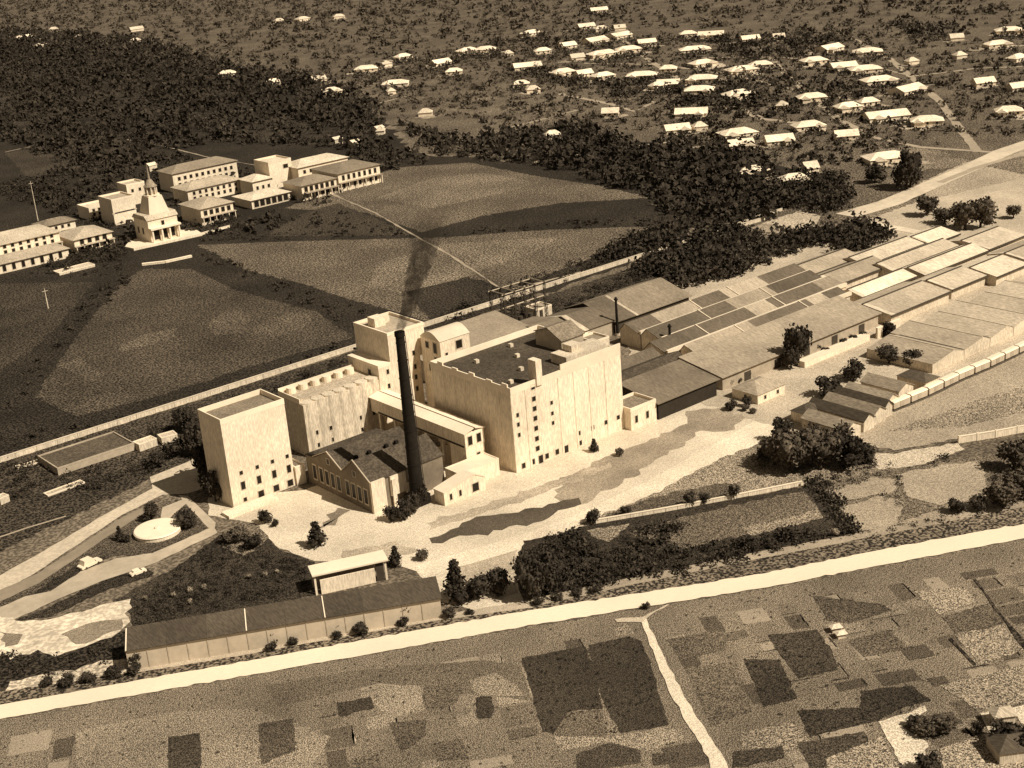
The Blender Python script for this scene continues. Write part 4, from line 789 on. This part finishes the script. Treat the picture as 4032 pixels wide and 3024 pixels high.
NT = [
 (1250,2152,4.2,'broad dark pointed tree alone in the pale yard left of the chimney','cone',7),
 (1045,2062,2.4,'small dark tree at the lower left corner of the pale yard','round',4.2),
 (1085,2075,1.1,'tiny dark bush right beside the small tree at the yard corner','round',2.2),
 (1560,2228,3.0,'dark pointed tree at the right end of the white pavilion','cone',5.4),
 (1665,2205,1.8,'small grey-green bush in the entrance yard right of the pavilion','mid',3),
 (1800,2365,5.2,'big dark pointed tree at the right end of the long dark shed','cone',10.5),
 (1885,2352,3.6,'middle-sized dark tree right of the big pointed tree','round',6),
 (1965,2338,3.2,'rounded dark tree nearest the entrance gap','round',6.4),
 (2085,2362,4.2,'tall dark tree at the left tip of the long dark grove','round',12),
 (2135,2340,4.6,'broad dark tree second in the left tip of the grove','round',11),
 (2335,2062,2.0,'round dark tree at the left end of the low white wall','round',4.4),
 (2465,2030,1.6,'small dark tree third panel along the low white wall','round',3), (2715,1992,2.0,'dark bushy tree midway along the low white wall','round',3.6), (2775,1982,1.8,'lower dark bush just right of the midway wall tree','round',2.8), (2890,1965,2.0,'reddish-grey small tree toward the right of the low wall','mid',4.6),
 (2340,1780,2.3,'dark pointed shrub against the front of the tallest block','cone',4.2), (2440,1795,1.6,'loose grey bush on the pale yard below the tallest block','mid',2.2),
 (1590,2045,2.8,'dark tree mass directly at the foot of the chimney','round',5.5), (1630,2020,2.2,'dark tree between chimney foot and white workshop','round',6), (1665,1990,1.8,'slim dark tree hugging the chimney base','round',6.5),(1545,2050,2.6,'low dark tree left of the chimney foot','round',4),
 (3140,1440,5.0,'tall dark tree in front of the wide warehouse, beside the yard','round',15), (3115,1450,3.6,'lower dark companion of the tall tree by the wide warehouse','round',8),
 (3360,1495,4.6,'oval dark tree between yard and small sheds, right one','round',6.4), (3262,1560,4.8,'oval dark tree between yard and small sheds, left one','round',6.6),
 (3500,1430,4.2,'dark irregular tree above the small sheds','round',6), (3590,1440,3.6,'dark tree right of the irregular tree above the sheds','round',5.4),
 (3500,1325,2.6,'small black tree at the right end of the loading dock','round',5),
 (2880,1615,2.2,'rough dark bush left of the lone pale house','round',3.4), (2940,1600,1.8,'dark bush at the corner of the lone pale house','round',3), (2935,1618,1.6,'low brownish bush in the open yard','mid',2),
 (2965,1628,1.3,'smaller low bush in the open yard','mid',1.6),
 (3050,1830,5.5,'leftmost big tree of the dark cluster right of the curved drive','mid',11), (3120,1860,6.0,'large tree low in the dark cluster','mid',11), (3180,1800,5.5,'tree high in the middle of the dark cluster','round',10), (3230,1850,6.2,'broad tree in the centre of the dark cluster','mid',11.5), (3300,1800,5.0,'tree at the upper right of the dark cluster','mid',9.5), (3340,1840,5.6,'broad tree right in the dark cluster','round',9), (3400,1820,4.0,'low tree at the right tip of the dark cluster','round',5.5), (3000,1840,3.0,'grey bushy tree at the left foot of the cluster','mid',5), (3080,1740,3.4,'round-topped tree at the top left of the cluster','round',7),
 (2870,1520,1.6,'dark shrub at the left end of the wide warehouse front','round',2.6),
 (600,2050,2.6,'dark tree behind the round white tank','round',5), (738,2080,3.0,'dark tree right of the round white tank','round',5.6), (475,2130,1.9,'small dark conifer left of the round white tank','cone',4.4), (500,2135,1.3,'tiny dark bush next to the small conifer','round',2),
 (950,2130,3.2,'grey-green tree at the corner below the leftmost tall block','mid',4.6), (905,2140,2.6,'low grey bush left of the corner tree','mid',3.4), (1000,2160,3.0,'dark low tree under the yard corner','round',4.2),
 (780,1790,4.6,'big dark tree in the shade left of the leftmost tall block','round',11), (830,1940,3.2,'dark tree against the shaded side of the leftmost block','round',8), (690,1800,4.0,'dark tree on the round lawn behind the left driveway','round',6), (730,1700,4.2,'dark tree between boundary wall and leftmost block','round',8), (850,1975,3.6,'added tall dark tree darkening the lower shaded side of the leftmost block','round',10), (812,1885,4.0,'added dense dark tree darkening the shaded side of the leftmost block halfway along','round',12),  # last two trees added to darken the block's too light shaded side
 (620,1840,3.4,'low dark tree on the round lawn','round',4.6),
 (3570,745,7.5,'very tall dark tree beside the white farmhouse by the lane','round',19), (3585,735,6.0,'second tall dark tree touching the very tall one','round',16), (3445,720,6,'dark bushy tree below the white farmhouse','round',9),
 (3800,905,7,'broad dark tree by the bright lane building at the right','mid',12), (3860,900,7.5,'dark round tree just left of the bright yard at the right','mid',13), (3650,850,6,'grey tree beside the country lane','mid',9), (3720,880,6,'second grey tree beside the country lane','mid',8),
 (3990,860,4,'small dark tree on the bright yard at the right','mid',6),
 (3640,2893,2.7,'broad bushy dark tree on the white patch at lower right','mid',3.4), (3715,2888,2.9,'second broad bushy tree right of the white patch','mid',3.6), (3605,2868,1.9,'left bushy tree on the white patch at lower right','round',2.6),
 (3655,3045,3.0,'dark tree cut by the bottom edge below the white patch','round',4), (3850,2890,1.2,'small black bush alone at lower right','round',2.6), (3960,2930,3.6,'dark tree in the bottom right corner','round',5), (4015,2960,3.4,'dark tree at the right edge, bottom corner','round',5),
 (3950,2000,5,'dark tree near the road at the right edge','mid',7), (4020,1960,5.4,'dark tree at the right edge behind the road','mid',8), (3990,1850,5,'bushy dark tree at the right edge beside the garden','mid',8),
 (3770,2020,2.6,'dark round bush in the right garden near the road','round',4), (3850,2010,2.6,'dark bush right of the round garden bush','round',4),
 (3290,2110,1.2,'small pale-flecked bush at the right tip of the grove','pale',2), (2960,1440,1.2,'small dark shrub along the warehouse front, near the tall tree','round',2)]
for t_ in NT: tree(t_[0], t_[1], t_[2], t_[3], t_[4], t_[5])
# roadside bushes
RSB = [(540,2628,2.2),(1079,2532,2.1),(1160,2508,2.0),(1337,2486,1.9),(1423,2464,2.2),(1601,2440,2.6)]
for k, (x, y, r) in enumerate(RSB):
    tree(x, y, r, '%s of the clipped trees before the pale panelled wall' % (['leftmost', 'second from the left', 'third from the left', 'fourth from the left', 'fifth from the left', 'rightmost'][k]), 'round', r*1.9, 'clipped trees in front of the long pale wall')
VB = [(185,2700,1.6),(267,2698,2.2),(352,2686,2.0),(452,2668,2.2),(533,2656,1.9),(1070,2562,1.7),(1154,2542,1.5),(1330,2515,1.4),(1420,2500,2.2),(1588,2462,1.8),(1768,2432,1.8),(1850,2420,1.2),(2120,2384,1.6),(2200,2365,1.4),(2275,2348,1.5),(2345,2335,1.8),(2545,2396,1.2)]
for k, (x, y, r) in enumerate(VB):
    tree(x, y, r, ['leftmost', 'second', 'third', 'fourth', 'fifth', 'sixth', 'seventh', 'eighth', 'ninth', 'tenth', 'eleventh', 'twelfth', 'thirteenth', 'fourteenth', 'fifteenth', 'sixteenth', 'seventeenth'][k]+(' low dark bush on the road verge' if k == 0 else ' low dark bush from the left on the road verge'), 'round', r*1.2, 'low bushes on the road verge', 'bush', 'bush')
FB = [(2905,1508),(2940,1490),(2985,1470),(3215,1378),(3265,1352),(3305,1330),(3390,1288),(3250,1395),(3320,1365),(3360,1350),(3400,1335)]
for k, (x, y) in enumerate(FB): tree(x, y, 1.7, ORDN[k]+' of the dark bushes lining the wide warehouse', 'round', 2.8, 'bushes along the wide warehouse', 'bush', 'bush')
WS = [(574,2365),(683,2352),(750,2332),(805,2322),(981,2280),(1045,2272),(1090,2262),(750,2380)]
for k, (x, y) in enumerate(WS): tree(x, y, .75, ORDN[k]+' of the pale bushes behind the long shed', 'pale', 1.5, 'pale bushes in the dark garden', 'bush', 'bush')

def scatter(name, label, polys, spacing, smin, smax, m, flat=.8, cat='trees', K_=16, lf=.22):
    Vs, Fs, off = [], [], 0
    for pp in polys:
        P_ = np.array([U(x, y).xy[:] for x, y in pp]); lo, hi = P_.min(0), P_.max(0)
        n = int((hi[0]-lo[0])*(hi[1]-lo[1])/spacing**2)
        if n < 1: continue
        q = lo+(hi-lo)*rng.random((n, 2)); ins = np.zeros(n, bool); j = len(P_)-1
        for i in range(len(P_)):
            xi, yi, xj, yj = *P_[i], *P_[j]
            c = ((yi > q[:, 1]) != (yj > q[:, 1])) & (q[:, 0] < (xj-xi)*(q[:, 1]-yi)/(yj-yi+1e-9)+xi); ins ^= c; j = i
        q = q[ins]; n = len(q)
        if n == 0: continue
        s = smin+(smax-smin)*rng.random(n)**2
        d = rng.normal(size=(n, K_, 3)); d /= np.linalg.norm(d, axis=2)[..., None]
        d *= (.35+.65*rng.random((n, K_, 1))); d[:, :, 2] = np.abs(d[:, :, 2])*flat*1.5
        C0 = (d*s[:, None, None]); C0[:, :, :2] += q[:, None, :]
        V, F = leaves(C0.reshape(-1, 3), (np.repeat(s, K_)*(lf+lf*rng.random(n*K_))))
        Vs.append(V); Fs.append(F+off); off += len(V)
    o = link(name, np_mesh(name, np.concatenate(Vs), np.concatenate(Fs), m)); tag(o, label, cat, None, 'stuff'); return o
scatter('woodland', 'dark scrub and tree mass across the upper left fields', [[(0,120),(520,150),(900,250),(1400,350),(1500,440),(1550,600),(1350,590),(1150,590),(900,560),(560,600),(520,700),(300,660),(0,560)]], 7.5, 2, 7, LEAF, flat=1.1)
scatter('woodland', 'dark trees around and behind the white estate', [[(300,620),(600,590),(1000,690),(1250,640),(1500,560),(1700,640),(1530,680),(1100,760),(700,740),(420,760),(330,900),(120,780),(150,700)], [(400,880),(520,850),(540,960),(430,1000),(390,960)], [(880,850),(960,880),(1100,860),(1140,890),(900,960),(780,940)], [(690,790),(780,860),(800,930),(730,920)], [(1180,740),(1330,720),(1330,790),(1200,820)]], 7.5, 2, 5.5, LEAF)
scatter('woodland', 'dense dark grove behind the warehouses right of the mill', [[(2540,1040),(2700,970),(2760,900),(2900,900),(3050,930),(3280,900),(3320,940),(3050,1030),(2850,1110),(2660,1120)], [(3000,820),(3120,690),(3340,700),(3350,820),(3210,850),(3130,820)], [(2330,1020),(2560,900),(2720,860),(2700,960),(2440,1030)], [(3260,930),(3400,880),(3490,930),(3340,1000)], [(2500,1080),(2560,1010),(2700,980),(2960,1040),(2850,1100),(2700,1135),(2600,1110)], [(3260,930),(3380,860),(3540,930),(3420,985),(3300,1010)]], 3.0, 2.4, 6.0, LEAF, K_=30, lf=.13)
scatter('woodland', 'dark belt of trees below the suburb', [[(1560,480),(1800,560),(2000,520),(2300,500),(2600,600),(2900,610),(3060,650),(3050,770),(2700,850),(2560,780),(2100,650),(1700,610)], [(2560,780),(2900,640),(3080,700),(3060,860),(2700,900)]], 5.0, 2.0, 6.0, LEAF, flat=1.15)
scatter('avenue_trees', 'dark lines of trees and scrub along the bands between the estate fields', [[(760,1010),(830,985),(1100,1110),(1400,1200),(1690,1275),(1440,1350),(1390,1300),(1000,1110)], [(480,1060),(570,1060),(330,1290),(150,1560),(10,1670),(60,1500),(250,1280)], [(0,1720),(500,1630),(1000,1480),(1400,1340),(1420,1368),(0,1808)], [(780,955),(850,875),(1330,830),(1640,930),(1750,920),(2500,850),(2600,885),(1750,928),(1150,943)], [(120,900),(330,910),(400,1000),(560,1050),(380,1095),(100,1090)]], 5.0, .5, 2.4, LEAF, flat=.7)
scatter('suburb_trees', 'scattered mid-dark garden trees between the suburb houses', [[(1350,330),(2000,160),(2600,140),(3200,110),(4100,170),(4100,520),(3500,600),(3000,640),(2500,520),(2000,500),(1500,430)]], 8.5, 1.5, 4.5, LEAFM)
scatter('estate_trees', 'dark garden trees among the houses of the estate', [[(100,1020),(250,1080),(330,1040),(470,1040),(500,990),(340,940),(240,1000)], [(740,900),(900,880),(960,850),(880,800),(760,830)], [(960,800),(1180,790),(1160,760),(1020,760)], [(0,720),(150,700),(330,790),(240,830),(100,800),(0,780)], [(1180,780),(1340,760),(1330,740),(1200,745)], [(330,880),(420,850),(470,880),(360,960)], [(690,840),(760,900),(740,940),(700,900)]], 3.6, 1.4, 3.4, LEAF, K_=30, lf=.15)
scatter('suburb_trees', 'darker tree clumps between the suburb houses', [[(2050,240),(2300,330),(2500,320),(2900,330),(3100,300),(3350,330),(3500,420),(3350,400),(3050,470),(2850,470),(2500,400),(2100,320)], [(2800,150),(3200,130),(3330,160),(3150,230),(2980,240),(2850,220)], [(2500,640),(2680,480),(2850,470),(3000,600),(3350,580),(3350,660),(3100,640)], [(3500,100),(3760,90),(3800,140),(3600,160)]], 8, 2.0, 5.5, LEAF)
scatter('garden_hedges', 'dark hedges and trees standing close round the suburban houses', [[(x-w_*.8, y+6), (x+w_*.7, y+2), (x+w_*.9, y+20+w_*.1), (x-w_*.5, y+24+w_*.1)] for x, y, w_ in HS if w_ > 50], 5, 1.2, 3.0, LEAF)
scatter('far_scrub', 'thin far scrub along the top of the view', [[(0,-20),(4100,-20),(4100,150),(2600,110),(1500,330),(900,280),(0,170)]], 15, 2, 7, LEAFM)
scatter('hedgerow', 'dark trees and bushes along the inside of the boundary wall', [[(560,1690),(1420,1395),(1440,1420),(1300,1460),(1060,1560),(800,1640),(600,1740)], [(2150,1200),(2540,1060),(2600,1080),(2440,1140),(2170,1240)], [(0,1840),(190,1790),(230,1860),(100,1960),(0,2010)], [(230,1880),(560,1800),(700,1790),(600,1860),(330,1960)]], 2.8, .8, 2.6, LEAF, K_=30, lf=.13)
scatter('hedge', 'dark hedge along the field side of the boundary wall', [[(1690,1270),(1960,1130),(2330,1010),(2560,960),(2600,985),(2300,1085),(2000,1200),(1800,1260)]], 4.2, 1.2, 3.2, LEAF, K_=30, lf=.13)
scatter('shrubbery', 'dark plants in the garden behind the long shed', [[(620,2300),(860,2130),(1080,2180),(1200,2230),(1220,2330),(800,2420),(540,2480),(540,2400)]], 1.6, .5, 1.6, LEAF, K_=30, lf=.13)
scatter('grove', 'long dark grove beside the road right of the entrance', [[(2060,2330),(2080,2180),(2200,2130),(2330,2160),(2700,2180),(2950,2130),(3180,2090),(3300,2110),(2900,2215),(2140,2365)], [(2100,2200),(2180,2120),(2330,2090),(2330,2150)], [(2450,2130),(2560,2070),(2720,2060),(2560,2180)], [(3190,1910),(3260,1900),(3400,2105),(3330,2110)]], 1.7, .9, 3.0, LEAF, K_=30, lf=.13)
scatter('shrubbery', 'broken bushes in the gardens right of the grove', [[(3180,1890),(3500,1820),(3560,1850),(3540,1880),(3240,1940)], [(3450,1960),(3540,1880),(3580,1960),(3560,2010)], [(3600,2060),(3930,1990),(3940,2030),(3420,2125),(3400,2100)], [(3560,1850),(3700,1790),(3800,1800),(3700,1840)], [(3880,1830),(4060,1790),(4060,1990),(3960,2000)]], 2.6, .5, 1.8, LEAF, K_=30, lf=.13)
scatter('shrubbery', 'small bushes in the pale upper right estate', [[(3010,940),(3100,900),(3230,860),(3280,900),(3160,950)]], 6, .8, 2.4, LEAF)
scatter('shade_trees', 'dark low trees under the pale rubble yard at the left edge', [[(-40,2580),(150,2570),(220,2600),(500,2500),(508,2590),(300,2650),(-40,2700)]], 2.4, .6, 1.9, LEAF, K_=30, lf=.13)
scatter('grass_tufts', 'tufts and small plants over the fields south of the road', [[(0,2860),(1000,2680),(2000,2500),(2480,2420),(2700,2900),(2700,3060),(0,3060)], [(2640,2400),(3000,2335),(4060,2130),(4060,3060),(2900,3060)]], 2.4, .1, .42, LEAFM, cat='grass')
scatter('grass_tufts', 'low tufts in the dark square fields by the south path', [[(2054,2592),(2305,2545),(2475,2506),(2529,2526),(2592,2730),(2633,2856),(2443,2888),(2180,2892),(2100,2760)], [(3023,2501),(3217,2480),(3299,2639),(3146,2670)], [(2931,2598),(3069,2598),(3140,2751),(3007,2787)], [(3140,2800),(3391,2740),(3591,2700),(3667,2762),(3463,2838),(3192,2900)]], 1.3, .12, .5, LEAF, cat='grass')
